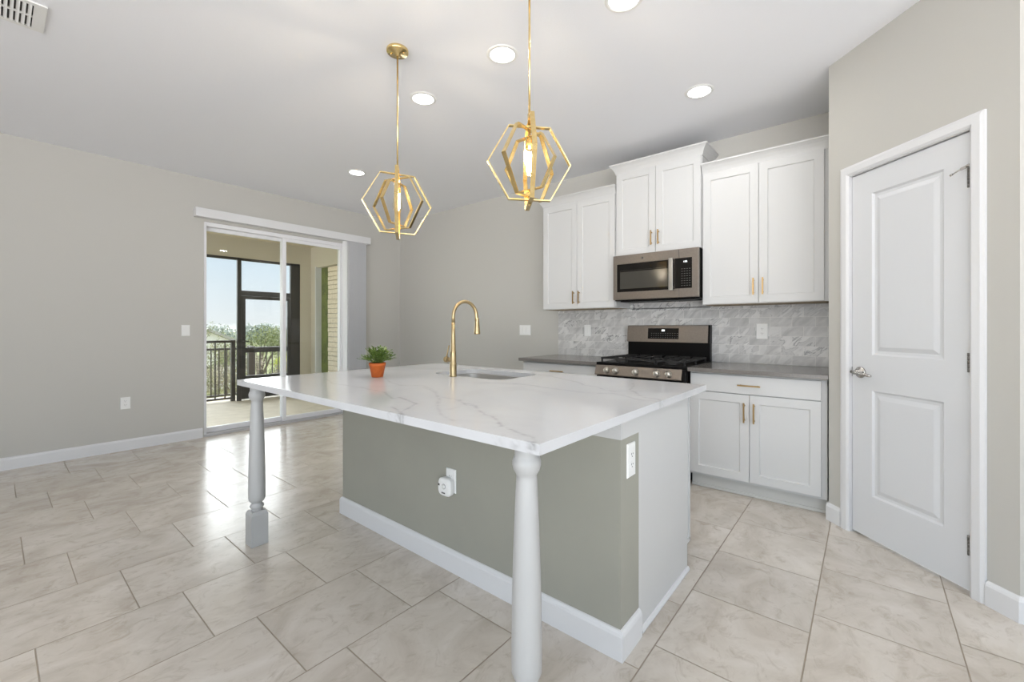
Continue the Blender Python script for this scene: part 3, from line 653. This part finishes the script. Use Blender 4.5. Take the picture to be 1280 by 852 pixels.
# countertop with sink cut-out; veins live in a per-vertex mask
VEINS = [
 ([(-2.513, 1.655), (-2.208, 1.493), (-2.003, 1.374), (-1.875, 1.354), (-1.754, 1.414), (-1.557, 1.326), (-1.387, 1.203), (-1.253, 1.075), (-1.128, .985), (-1.015, .947)], .35, .010),
 ([(-1.723, 1.156), (-1.537, 1.078), (-1.551, 1.12), (-1.496, 1.112), (-1.399, 1.067), (-1.374, 1.064), (-1.335, 1.008), (-1.307, .969), (-1.273, .925), (-1.224, .9)], .8, .008),
 ([(-1.237, .9), (-1.30, .93), (-1.389, .963)], .9, .006),
 ([(-1.707, 1.376), (-1.543, 1.305), (-1.408, 1.212), (-1.41, 1.237), (-1.32, 1.232), (-1.244, 1.195), (-1.189, 1.194), (-1.09, 1.128)], .45, .010),
 ([(-1.29, 1.231), (-1.193, 1.168), (-1.155, 1.178), (-1.065, 1.11), (-1.013, 1.08), (-.974, 1.078), (-.92, 1.041), (-.871, 1.008), (-.823, .978), (-.778, .953), (-.734, .941), (-.707, .942), (-.675, .924)], .7, .008),
 ([(-.90, 1.03), (-.871, 1.005), (-.85, .985)], .9, .010),
 ([(-1.408, 1.212), (-1.295, 1.107), (-1.21, 1.049), (-1.174, 1.079), (-1.188, 1.129)], .3, .009),
 ([(-1.739, 2.23), (-1.492, 2.193), (-1.347, 2.102), (-1.23, 2.057), (-1.136, 1.964), (-1.058, 1.95), (-.974, 1.874), (-.906, 1.863)], .6, .010),
 ([(-1.614, 1.695), (-1.465, 1.775), (-1.31, 1.78), (-1.244, 1.758), (-1.122, 1.752), (-1.032, 1.727), (-.955, 1.759), (-.898, 1.806), (-.826, 1.776), (-.755, 1.724), (-.705, 1.714), (-.662, 1.724), (-.64, 1.73)], .6, .009),
 ([(-.966, 2.187), (-.873, 1.957), (-.786, 1.838), (-.724, 1.776), (-.664, 1.773), (-.64, 1.722)], .6, .010),
 ([(-2.45, 1.25), (-2.2, 1.16), (-1.95, 1.18), (-1.723, 1.156)], .3, .012),
]
STAINS = [(-.788, .896, .018, .7), (-.672, .896, .016, .9), (-.65, .90, .008, .5), (-1.30, .896, .012, 1.0), (-1.255, .896, .014, .9), (-.649, 1.76, .03, .45), (-.73, .896, .014, .5)]
from mathutils import noise as mnoise
def vein(x, y, z):
    q = Vector((x*9, y*9, .3)); j = mnoise.noise(q)*.012; j2 = mnoise.noise(q+Vector((31, 7, 2)))*.012
    px, py = x+j, y+j2; v = 0
    for pts, st_, wd_ in VEINS:
        for (ax, ay), (bx, by) in zip(pts, pts[1:]):
            if px < min(ax, bx)-.05 or px > max(ax, bx)+.05 or py < min(ay, by)-.05 or py > max(ay, by)+.05: continue
            dx_, dy_ = bx-ax, by-ay; k = max(0, min(1, ((px-ax)*dx_+(py-ay)*dy_)/(dx_*dx_+dy_*dy_+1e-9)))
            d = math.hypot(px-ax-k*dx_, py-ay-k*dy_)
            v = max(v, .62*st_*math.exp(-(d/(wd_*.42))**2)+.10*st_*math.exp(-(d/.035)**2))
    for sx_, sy_, r, st_ in STAINS:
        d = math.hypot(x-sx_, y-sy_)
        v = max(v, st_*math.exp(-(d/r)**2)*(.38+1.1*mnoise.noise(Vector((x*70, y*70, z*140)))))
    return min(1, v)
CX0, CX1, CY0, CY1, CZ0, CZ1 = -2.785, -.648, .896, 2.378, .890, .920
KX0, KX1, KY0, KY1, KR = -2.215, -1.600, 1.835, 2.235, .09
ct = bmesh.new(); step = .0075
def inside_sink(x, y):
    if not (KX0 < x < KX1 and KY0 < y < KY1): return False
    dx_ = max(KX0+KR-x, 0, x-KX1+KR); dy_ = max(KY0+KR-y, 0, y-KY1+KR)
    return dx_*dx_+dy_*dy_ < KR*KR
def lines(a, b, marks):
    r = []; m = sorted([a]+marks+[b])
    for u, v_ in zip(m, m[1:]):
        n_ = max(1, round((v_-u)/step)); r += [u+(v_-u)*i/n_ for i in range(n_)]
    return r+[b]
gx = lines(CX0, CX1, [KX0-.01, KX1+.01]); gy = lines(CY0, CY1, [KY0-.01, KY1+.01])
gv = {}
def V_(i, j):
    if (i, j) not in gv: gv[(i, j)] = ct.verts.new((gx[i], gy[j], CZ1))
    return gv[(i, j)]
hx0, hx1 = gx.index(KX0-.01), gx.index(KX1+.01); hy0, hy1 = gy.index(KY0-.01), gy.index(KY1+.01)
for i in range(len(gx)-1):
    for j in range(len(gy)-1):
        if hx0 <= i < hx1 and hy0 <= j < hy1: continue
        ct.faces.new((V_(i, j), V_(i+1, j), V_(i+1, j+1), V_(i, j+1)))
# rounded cut-out: join the square hole rim to the rounded rim by angle
def rr_pts(ins, n=10):
    out = []; x0, x1, y0, y1, r = KX0-ins, KX1+ins, KY0-ins, KY1+ins, KR+ins
    for cx, cy, a0 in ((x1-r, y0+r, -90), (x1-r, y1-r, 0), (x0+r, y1-r, 90), (x0+r, y0+r, 180)):
        for k in range(n+1):
            a = math.radians(a0+90*k/n); out.append((cx+r*math.cos(a), cy+r*math.sin(a)))
    return out
rim = rr_pts(0)
loop = [V_(i, hy0) for i in range(hx0, hx1)]+[V_(hx1, j) for j in range(hy0, hy1)]+[V_(i, hy1) for i in range(hx1, hx0, -1)]+[V_(hx0, j) for j in range(hy1, hy0, -1)]
rv = [ct.verts.new((x, y, CZ1)) for x, y in rim]; rb = [ct.verts.new((x, y, CZ0)) for x, y in rim]
rc = rv[:]; nR = len(rv)
for k in range(nR): ct.faces.new((rv[k], rb[k], rb[(k+1) % nR], rv[(k+1) % nR]))
e1 = [ct.edges.get((loop[k], loop[(k+1) % len(loop)])) for k in range(len(loop))]
e2 = [ct.edges.get((rv[k], rv[(k+1) % nR])) for k in range(nR)]
bmesh.ops.triangle_fill(ct, use_beauty=True, edges=[e for e in e1+e2 if e])
# edges and underside
zl = [CZ1, CZ1-.003, CZ1-.010, CZ1-.017, CZ1-.024, CZ0]
border = [(i, 0) for i in range(len(gx)-1)]+[(len(gx)-1, j) for j in range(len(gy)-1)]+[(i, len(gy)-1) for i in range(len(gx)-1, 0, -1)]+[(0, j) for j in range(len(gy)-1, 0, -1)]
prev = [V_(i, j) for i, j in border]; nb = len(prev)
for z in zl[1:]:
    cur = [ct.verts.new((v.co.x, v.co.y, z)) for v in prev]
    for k in range(nb): ct.faces.new((prev[k], prev[(k+1) % nb], cur[(k+1) % nb], cur[k]))
    prev = cur
under = [ct.edges.get((prev[k], prev[(k+1) % nb])) for k in range(nb)]
e3 = [ct.edges.get((rb[k], rb[(k+1) % nR])) for k in range(nR)]
bmesh.ops.triangle_fill(ct, use_beauty=True, edges=[e for e in under+e3 if e])
bmesh.ops.recalc_face_normals(ct, faces=ct.faces)
me = bpy.data.meshes.new('island_countertop'); ct.to_mesh(me); ct.free()
at = me.attributes.new('vein', 'FLOAT', 'POINT')
for v in me.vertices: at.data[v.index].value = max(0, vein(v.co.x, v.co.y, v.co.z))
me.materials.append(M['quartz'])
ict = bpy.data.objects.new('island_countertop', me); COL.objects.link(ict)
tag(ict, 'white quartz countertop with grey veins on the island', 'countertop')

# sink bowl and faucet
def rrz(ins, z, n=10):
    return [(x, y, z) for x, y in rr_pts(ins, n)]
sk = thing('kitchen_sink', 'stainless steel undermount sink set into the island countertop', 'sink', ((KX0+KX1)/2, (KY0+KY1)/2, .70))
MB().loft([rrz(.018, .8885), rrz(-.001, .8885), rrz(-.004, .8865)], cap=(False, False)).loft([rrz(-.004, .8865), rrz(-.006, .86), rrz(-.008, .80), rrz(-.012, .73), rrz(-.018, .712), rrz(-.032, .703), rrz(-.055, .700)], cap=(False, True)).build('bowl', M['sink'], sk)
MB().lathe([(.045, .7015), (.040, .703), (.030, .7022), (.001, .7018)], ((KX0+KX1)/2, (KY0+KY1)/2+.05, 0), n=24, cap=(False, False)).build('drain', M['ss_light'], sk)
fx, fy = -1.945, 1.792
fc = thing('kitchen_faucet', 'brushed gold pull-down faucet with a high arc at the island sink', 'faucet', (fx, fy, CZ1))
MB().lathe([(.001, CZ1+.0005), (.0225, CZ1+.0005), (.0225, CZ1+.006), (.0205, CZ1+.012), (.0205, CZ1+.075), (.0208, CZ1+.077), (.0195, CZ1+.079), (.0175, CZ1+.150), (.0178, CZ1+.152), (.0160, CZ1+.155), (.0125, CZ1+.26), (.0110, CZ1+.33), (.001, CZ1+.331)], (fx, fy, 0), n=28).build('faucet_body', M['gold_f'], fc)
sdx, sdy = .25, .968                 # spout direction
pts = [(fx, fy, CZ1+.325)]
ra = .083; zt = CZ1+.365
for k in range(17):
    a = math.pi*(1-k/16*1.02)
    u = ra+ra*math.cos(a); pts.append((fx+sdx*u, fy+sdy*u, zt+ra*1.15*math.sin(a)))
ex = pts[-1]; pts += [(ex[0], ex[1], ex[2]-.02)]
MB().tube(pts, .0108, n=16).build('spout', M['gold_f'], fc)
u = 2*ra+.004; hx_, hy_ = fx+sdx*u, fy+sdy*u
zt2 = zt-.010
MB().lathe([(.001, zt2+.004), (.0125, zt2+.004), (.0135, zt2-.004), (.0128, zt2-.008), (.0150, zt2-.035), (.0195, zt2-.082), (.0205, zt2-.092), (.0195, zt2-.098), (.001, zt2-.098)], (hx_, hy_, 0), n=24).build('spray_head', M['gold_f'], fc)
hv = MB(); zh = CZ1+.102
hv.lathe([(.001, -.002), (.014, -.002), (.014, -.044), (.012, -.046), (.018, -.050), (.018, -.070), (.015, -.075), (.001, -.075)], (fx, fy, zh), n=20, axis='X')
hv.build('handle_hub', M['gold_f'], fc)
MB().tube([(fx-.060, fy, zh+.012), (fx-.056, fy, zh+.03), (fx-.036, fy-.002, zh+.088)], [.005, .0045, .0035], n=10).build('lever', M['gold_f'], fc)

# potted plant
ppx, ppy = -2.285, 1.487
pp = thing('potted_plant', 'small green plant in an orange terracotta pot on the island', 'potted plant', (ppx, ppy, CZ1))
z0 = CZ1+.0005
MB().lathe([(.001, z0), (.033, z0), (.034, z0+.003), (.046, z0+.066), (.049, z0+.068), (.050, z0+.086), (.0455, z0+.086), (.044, z0+.070), (.001, z0+.070)], (ppx, ppy, 0), n=36).build('pot', M['terracotta'], pp)
MB().lathe([(.044, z0+.074), (.02, z0+.078), (.001, z0+.079)], (ppx, ppy, 0), n=20, cap=(False, False)).build('soil', M['soil'], pp)
lv = MB(); stm = MB(); rnd = random.Random(3)
def leaf(mb, c, d, up, ln, wd_):
    d = d.normalized(); s_ = d.cross(up).normalized(); nn = s_.cross(d)
    a = mb.bm.verts.new(c); p = [mb.bm.verts.new(c+d*ln*.5+s_*wd_*sg+nn*ln*.08) for sg in (-1, 1)]; q = mb.bm.verts.new(c+d*ln-nn*ln*.1); m_ = mb.bm.verts.new(c+d*ln*.5)
    mb.bm.faces.new((a, p[0], m_)); mb.bm.faces.new((a, m_, p[1])); mb.bm.faces.new((p[0], q, m_)); mb.bm.faces.new((m_, q, p[1]))
for i in range(120):
    a = rnd.uniform(0, 2*math.pi); tilt = rnd.uniform(.05, 1.30); L_ = rnd.uniform(.075, .108)
    b0 = Vector((ppx+.02*math.cos(a)*rnd.random(), ppy+.02*math.sin(a)*rnd.random(), z0+.076))
    dv = Vector((math.cos(a)*math.sin(tilt), math.sin(a)*math.sin(tilt), math.cos(tilt)*1.0))
    mid = b0+dv*L_*.5+Vector((0, 0, .012)); tip = b0+dv*L_
    stm.tube([b0, mid, tip], .0009, n=5)
    for k in range(7):
        t_ = .35+.65*k/6; c = b0.lerp(mid, t_*2) if t_ < .5 else mid.lerp(tip, t_*2-1)
        aa = a+rnd.uniform(-2, 2); ld_ = (dv*.7+Vector((math.cos(aa), math.sin(aa), rnd.uniform(-.2, .6)))*.8)
        leaf(lv, c, ld_, Vector((0, 0, 1)), rnd.uniform(.014, .023), rnd.uniform(.005, .0080))
stm.build('stems', M['stem'], pp); lv.build('foliage', M['leaf'], pp)['kind'] = 'stuff'

# ------------------------------------------------------------------ outlets, switches, detector
def plate(name, o, ux, n_, w_, h_, slots, label, cat, group='white wall plates'):
    """o centre on the wall, ux right vector, n_ outward normal"""
    ux, n_ = Vector(ux).normalized(), Vector(n_).normalized()
    F_ = Matrix(((ux.x, -n_.x, 0, o[0]), (ux.y, -n_.y, 0, o[1]), (0, 0, 1, o[2]), (0, 0, 0, 1)))
    t = thing(name, label, cat, o, 0, group)
    MB(F_).rects(-w_/2, w_/2, -h_/2, h_/2, [(0, -.0002), (0, -.003), (.003, -.006)]).build('cover_plate', M['plastic'], t)
    for kind, cx in slots:
        if kind == 'rocker':
            MB(F_).box(cx-.0165, cx+.0165, -.0085, -.005, -.033, .033, .0015).build('rocker', M['plastic'], t)
        else:
            for cz in (-.0195, .0195):
                r = MB(F_); r.loft([[(cx+.0165*math.cos(q*math.pi/8)*1.0, y_, cz+.0145*math.sin(q*math.pi/8)) for q in range(16)] for y_ in (-.005, -.0075)])
                rc_ = r.build('receptacle', M['plastic'], t)
                MB(F_).box(cx-.0075, cx-.0055, -.0082, -.007, cz+.000, cz+.008).box(cx+.0055, cx+.0075, -.0082, -.007, cz+.001, cz+.007).lathe([(.0022, -.007), (.0022, -.0082)], (cx, 0, cz-.006), n=8, axis='Y').build('socket_slots', M['slot'], rc_)
    return t
plate('light_switch', (XL+.0005, 1.335, 1.187), (0, 1, 0), (1, 0, 0), .075, .118, [('rocker', 0)], 'white light switch on the left wall beside the sliding door', 'light switch')
plate('wall_outlet', (XL+.0005, .845, .468), (0, 1, 0), (1, 0, 0), .075, .118, [('outlet', 0)], 'white outlet low on the left wall', 'outlet')
plate('light_switch', (-3.18, YB-.0005, 1.187), (1, 0, 0), (0, -1, 0), .165, .120, [('rocker', -.046), ('rocker', 0), ('rocker', .046)], 'wide white switch plate on the back wall left of the counter', 'light switch')
plate('light_switch', (-2.318, 4.0865, 1.187), (1, 0, 0), (0, -1, 0), .078, .122, [('rocker', 0)], 'single white switch on the marble tile left of the range', 'light switch')
plate('wall_outlet', (-.672, 4.0865, 1.187), (1, 0, 0), (0, -1, 0), .085, .130, [('outlet', 0)], 'white outlet on the marble tile right of the range', 'outlet')
plate('wall_outlet', (IX1+.0005, 1.556, .715), (0, 1, 0), (1, 0, 0), .070, .128, [('outlet', 0)], 'white outlet on the narrow end of the island knee wall', 'outlet')
plate('wall_outlet', (-1.61, IY0-.0005, .452), (1, 0, 0), (0, -1, 0), .070, .118, [('outlet', 0)], 'white outlet behind the plugged-in alarm on the island front', 'outlet')
al = thing('plug_in_alarm', 'white plug-in gas alarm on the island front outlet', 'alarm', (-1.622, IY0-.03, .432))
ax, az, ay = -1.622, .425, IY0
def rsq(r, y, n=6):
    out = []; 
    for k in range(32):
        a = 2*math.pi*k/32; c, s_ = math.cos(a), math.sin(a); e_ = .55
        out.append((ax+r*math.copysign(abs(c)**e_, c), y, az+r*math.copysign(abs(s_)**e_, s_)))
    return out
MB().loft([rsq(.040, ay-.0095), rsq(.044, ay-.012), rsq(.045, ay-.034), rsq(.040, ay-.042), rsq(.030, ay-.045)], smooth=False).build('alarm_case', M['plastic'], al)
MB().lathe([(.011, ay-.0445), (.0105, ay-.0475), (.001, ay-.048)], (ax+.004, 0, az+.006), n=20, axis='Y').build('test_button', M['plastic'], al)
MB().lathe([(.0128, ay-.0448), (.0128, ay-.0458), (.0112, ay-.0458)], (ax+.004, 0, az+.006), n=20, axis='Y', cap=(False, False)).build('button_ring', M['panelgrey'], al)
MB().box(ax-.038, ax-.026, ay-.0455, ay-.040, az+.004, az+.014, .001).build('indicator', M['slot'], al)
MB().box(ax-.012, ax+.014, ay-.0462, ay-.044, az-.030, az-.023, .001).build('name_strip', M['panelgrey'], al)
MB().box(ax-.012, ax+.012, ay-.012, ay-.0072, az-.010, az+.012).build('plug_neck', M['plastic'], al)

# ------------------------------------------------------------------ the covered porch outside
PX = -8.10                       # outer screen line
pf = MB().box(PX-.15, XL-.2, -3.0, 3.86, -.20, -.012).build('porch_floor', M['slab']); struct(pf, 'pale concrete porch slab')
struct(MB().box(PX-.25, XL-.2, -3.0, 4.1, 2.72, 2.84).build('porch_ceiling', M['soffit']), 'cream porch ceiling')
struct(MB().box(PX-.2, PX, -3.0, 3.86, 2.387, 2.72).build('porch_beam', M['stucco']), 'cream beam above the screens')
pw = MB(); pw.box(PX-.2, PX, 3.64, 3.86, -.012, 2.387)                      # outer corner pier
pw.box(PX-.2, -7.885, 3.84, 4.04, -.012, 2.72); pw.box(-7.885, XL-.2, 3.84, 4.04, 2.33, 2.72); pw.box(-6.2, XL-.2, 3.84, 4.04, -.012, 2.33)
struct(pw.build('porch_wall', M['stucco']), 'cream porch side wall')
struct(MB().box(-7.905, -7.875, 3.825, 4.0, -.012, 2.345).build('trim_3', M['trim']))
tag(MB().box(-7.873, -7.575, 3.93, 3.99, -.01, 2.328, .004).build('shutter_panel', M['olive']), 'narrow olive green upright panel in the porch side wall', 'panel')
sidg = thing('board_cladding', 'cream horizontal board cladding beside the green panel', 'cladding', (-6.9, 3.95, 0))
z = -.01; rb_ = random.Random(5)
while z < 2.30:
    h = min(rb_.uniform(.075, .098), 2.329-z); off = rb_.uniform(0, .008)
    MB().box(-7.573, -6.203, 3.905-off, 3.99, z+.0035, z+h-.0035, .003).build('board', M['plank'], sidg); z += h
MB().box(-7.573, -6.203, 3.95, 3.992, -.01, 2.329).build('backing', M['bronze'], sidg)

sc = thing('screen_enclosure', 'dark bronze porch screen frame with a screen door', 'screen enclosure', (PX, 2.65, 0))
def post(y0, y1, name='post', z1=2.387, lab=None): return MB().box(PX-.05, PX, y0, y1, -.01, z1, .003).build(name, M['bronze'], sc, lab)
post(2.612, 2.672); post(3.47, 3.638, lab='wide dark corner post'); post(1.0, 1.05); post(-.6, -.55)
MB().box(PX-.05, PX, -3.0, 3.638, 2.345, 2.386, .003).build('top_rail', M['bronze'], sc)
MB().box(PX-.05, PX, 2.672, 3.47, 1.755, 1.84, .003).build('door_header', M['bronze'], sc)
dd = MB(); dd.box(PX-.045, PX-.005, 2.676, 2.735, .01, 1.752, .003); dd.box(PX-.045, PX-.005, 3.42, 3.467, .01, 1.752, .003)
dd.box(PX-.045, PX-.005, 2.735, 3.42, 1.70, 1.752, .003); dd.box(PX-.045, PX-.005, 2.735, 3.42, .79, .875, .003); dd.box(PX-.045, PX-.005, 2.735, 3.42, .01, .08, .003)
sdo = dd.build('screen_door', M['bronze'], sc)
MB().box(PX-.03, PX-.02, 2.735, 3.42, .08, .36).box(PX-.045, PX-.005, 2.735, 3.42, .34, .40, .003).build('kick_panel', M['bronze'], sdo)
MB().box(PX, PX+.04, 2.69, 2.715, .98, 1.0, .003).tube([(PX+.035, 2.70, .99), (PX+.035, 2.78, .985)], .008, n=8).build('door_lever', M['bronze'], sdo)
# railing inside the screen, left of the door
def railing(p0, p1, zt, zb, label, spacing=.105, zt1=None, zb1=None, name='metal_railing'):
    p0, p1 = Vector(p0), Vector(p1); zt1 = zt if zt1 is None else zt1; zb1 = zb if zb1 is None else zb1
    t = thing(name, label, 'railing', (p0.x, p0.y, min(zb, zb1)))
    MB().bar((p0.x, p0.y, zt), (p1.x, p1.y, zt1), .045, .04).build('top_rail', M['bronze_rail'], t)
    MB().bar((p0.x, p0.y, zb+.06), (p1.x, p1.y, zb1+.06), .03, .03).build('bottom_rail', M['bronze_rail'], t)
    L_ = (p1-p0).length; n_ = int(L_/spacing)
    for i in range(1, n_):
        f_ = i/n_; q = p0.lerp(p1, f_); a = zt+(zt1-zt)*f_; b_ = zb+(zb1-zb)*f_
        MB().bar((q.x, q.y, b_+.06), (q.x, q.y, a-.01), .018, .018, up=(0, 1, 0)).build('baluster', M['bronze_rail'], t)
    return t
rl = railing((PX-.10, 1.06), (PX-.10, 2.60), .985, -.02, 'dark porch railing left of the screen door', .135)
MB().box(PX-.13, PX-.07, 2.545, 2.605, -.02, 1.01, .003).build('end_post', M['bronze_rail'], rl)
s0 = railing((-9.6, 2.0), (-9.6, 3.3), .80, -.15, 'bronze stair landing railing beyond the screen door', .12)
s1 = railing((-9.7, 4.5), (-9.7, 3.3), .80, -.15, 'far stair landing railing glimpsed behind the meeting stile', .11)
MB().box(-9.65, -9.55, 3.28, 3.40, -1.0, .84, .003).build('landing_post', M['bronze_rail'], s0)
railing((-9.62, .9), (-9.62, 1.96), .02, -1.0, 'sloping bronze stair handrail beyond the porch railing', .12, .72, -.25)
struct(MB().box(-9.8, PX-.15, 1.9, 4.5, -.25, -.15).build('landing', M['slab']), 'concrete stair landing')
st_ = MB()
for i in range(8): st_.box(-9.6, PX-.25, 1.9-.28*(i+1), 1.9-.28*i, -.25-.17*(i+1), -.15-.17*(i+1))
struct(st_.build('stairs', M['slab']))

# ground, house and trees far below the porch
M['grass'] = mat('scrub_grass', lin(150, 150, 100), .9, noise=(.4, lin(110, 126, 62), .4, .65))
g = MB().box(-600, PX-.4, -200, 400, -3.3, -3.2).build('ground', M['grass']); struct(g, 'green and tan ground far below')
M['roof'] = mat('grey_shingle', lin(172, 168, 160), .8); M['hwall'] = mat('white_house_wall', lin(238, 234, 228), .7)
hs = thing('distant_house', 'white house with grey gabled roof behind the trees at left', 'house', (-38, 9.9, -3.2))
MB().box(-41, -35.6, 7.0, 12.2, -3.2, -.2).prism([(0, 0), (.01, 0), (.01, .01)], 0, .001).build('wall', M['hwall'], hs)
MB().loft([[(x, 6.7, -.25), (x, 9.6, 1.15), (x, 12.5, -.25), (x, 12.5, -.42), (x, 9.6, .95), (x, 6.7, -.42)] for x in (-41.4, -35.2)]).build('roof', M['roof'], hs)
MB().loft([[(x, 7.0, -.3), (x, 9.6, .96), (x, 12.2, -.3)] for x in (-40.9, -35.61)]).build('gable', M['hwall'], hs)
for y in (8.2, 10.3):
    w_ = MB().box(-35.62, -35.55, y, y+.9, -1.6, -.5).build('window', M['panelgrey'], hs)
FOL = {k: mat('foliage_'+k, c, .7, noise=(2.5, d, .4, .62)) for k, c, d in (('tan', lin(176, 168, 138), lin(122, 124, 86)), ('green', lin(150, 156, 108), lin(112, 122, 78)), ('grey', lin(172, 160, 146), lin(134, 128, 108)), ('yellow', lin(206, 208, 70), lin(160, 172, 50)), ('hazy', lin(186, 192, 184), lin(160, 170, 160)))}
M['bark'] = mat('grey_bark', lin(110, 98, 84), .9)
def tree(x, y, zb, ztop, r, fol, label, n=900, seed=0, ls=.14, dens=None, cat='tree'):
    rn = random.Random(seed); t = thing('tree' if cat == 'tree' else 'shrub', label, cat, (x, y, zb), 0, 'trees and bushes beyond the porch')
    b = MB(); hh = ztop-zb; tr = max(.05, r*.06)
    b.tube([(x, y, zb), (x+.05*r, y-.05*r, zb+hh*.35), (x, y+.1*r, zb+hh*.7)], [tr, tr*.8, tr*.4], n=8)
    blobs = []
    for k in range(7):
        a = rn.uniform(0, 6.28); q = Vector((x+r*.55*math.cos(a)*rn.random(), y+r*.6*math.sin(a), zb+hh*rn.uniform(.42, .86)))
        rr = r*rn.uniform(.38, .6); q.z = min(q.z, ztop-rr*.8); blobs.append((q, rr))
        b.tube([(x, y, zb+hh*.3), (q+Vector((x, y, zb+hh*.4)))/2, q], [tr*.6, tr*.35, tr*.12], n=6)
    b.build('trunk', M['bark'], t)
    m_ = MB()
    for i in range(n):
        q, rr = blobs[rn.randrange(len(blobs))]
        d = Vector((rn.gauss(0, 1), rn.gauss(0, 1), rn.gauss(0, 1))).normalized(); p = q+Vector((d.x, d.y, d.z*.8))*rr*rn.uniform(.55, 1.05)
        dd_ = Vector((rn.gauss(0, 1), rn.gauss(0, 1), rn.gauss(0, 1))); leaf(m_, p, dd_, Vector((.3, .2, 1)), ls*rn.uniform(.7, 1.5), ls*.35)
    f_ = m_.build('foliage', FOL[fol], t); f_['kind'] = 'stuff'
    return t
tree(-24.6, 8.9, -3.2, 1.5, 1.9, 'green', 'round-topped olive green tree beyond the screen door', 5200, 1, .085)
tree(-20.6, 8.75, -3.2, .80, .7, 'yellow', 'bright yellow-green tree at the right of the screen door', 2600, 2, .075)
tree(-18.4, 5.9, -3.2, .40, .9, 'grey', 'bare greyish bush behind the landing railing, left one', 3400, 3, .06)
tree(-18, 7.9, -3.2, .45, .9, 'grey', 'bare greyish bush behind the landing railing, right one', 3400, 4, .06)
tree(-13.2, 5.0, -3.2, -.45, .85, 'yellow', 'low yellow-green shrub seen between the balusters', 2200, 5, .055, cat='shrub')
tree(-16, 4.75, -3.2, .35, .9, 'tan', 'dense tan bush behind the left porch railing, right one', 3600, 6, .06)
tree(-15.2, 2.85, -3.2, .30, .9, 'tan', 'dense tan bush behind the left porch railing, left one', 3600, 7, .06)
tree(-11.6, 3.2, -3.2, -.9, .8, 'green', 'low green bush below the porch railing', 2400, 8, .055, cat='shrub')
tree(-28, 8.0, -3.2, .75, 1.5, 'tan', 'tan tree in front of the distant house', 3400, 9, .09)
tree(-30, 12.9, -3.2, 1.25, 1.6, 'tan', 'brownish tree at the right behind the yellow one', 3000, 10, .09)
for i, (y, lab) in enumerate(((25, 'left'), (36, 'middle'), (47, 'right'))):
    tree(-95-8*i, y, -3.2, 1.9, 4.6, 'hazy', 'pale hazy treeline on the horizon, %s part' % lab, 3000, 30+i, .5)
# sparse twiggy tree near the porch at the far left
rn = random.Random(11); tw = thing('tree', 'sparse leggy tree with few leaves against the sky at left', 'tree', (-12.5, 3.2, -3.2), 0, 'trees and bushes beyond the porch')
b = MB(); lv = MB(); b.tube([(-12.5, 3.2, -3.2), (-12.45, 3.3, -1), (-12.5, 3.25, .6)], [.07, .05, .03], n=8)
for i in range(22):
    z_ = rn.uniform(-.2, .8); a = rn.uniform(0, 6.28); L_ = rn.uniform(.25, .75)
    q0 = Vector((-12.5, 3.25, z_)); q1 = q0+Vector((math.cos(a)*.5*L_, math.sin(a)*.5*L_, .55*L_)); q2 = q1+Vector((math.cos(a+.6)*.25*L_, math.sin(a+.6)*.3*L_, .45*L_))
    b.tube([q0, q1, q2], [.006, .003, .0015], n=5)
    for k in range(22):
        p = q1.lerp(q2, rn.random())+Vector((rn.gauss(0, .04), rn.gauss(0, .04), rn.gauss(0, .04)))
        leaf(lv, p, Vector((rn.gauss(0, 1), rn.gauss(0, 1), rn.gauss(0, 1))), Vector((.3, .2, 1)), .05, .014)
b.build('branches', M['bark'], tw); lv.build('foliage', FOL['green'], tw)['kind'] = 'stuff'
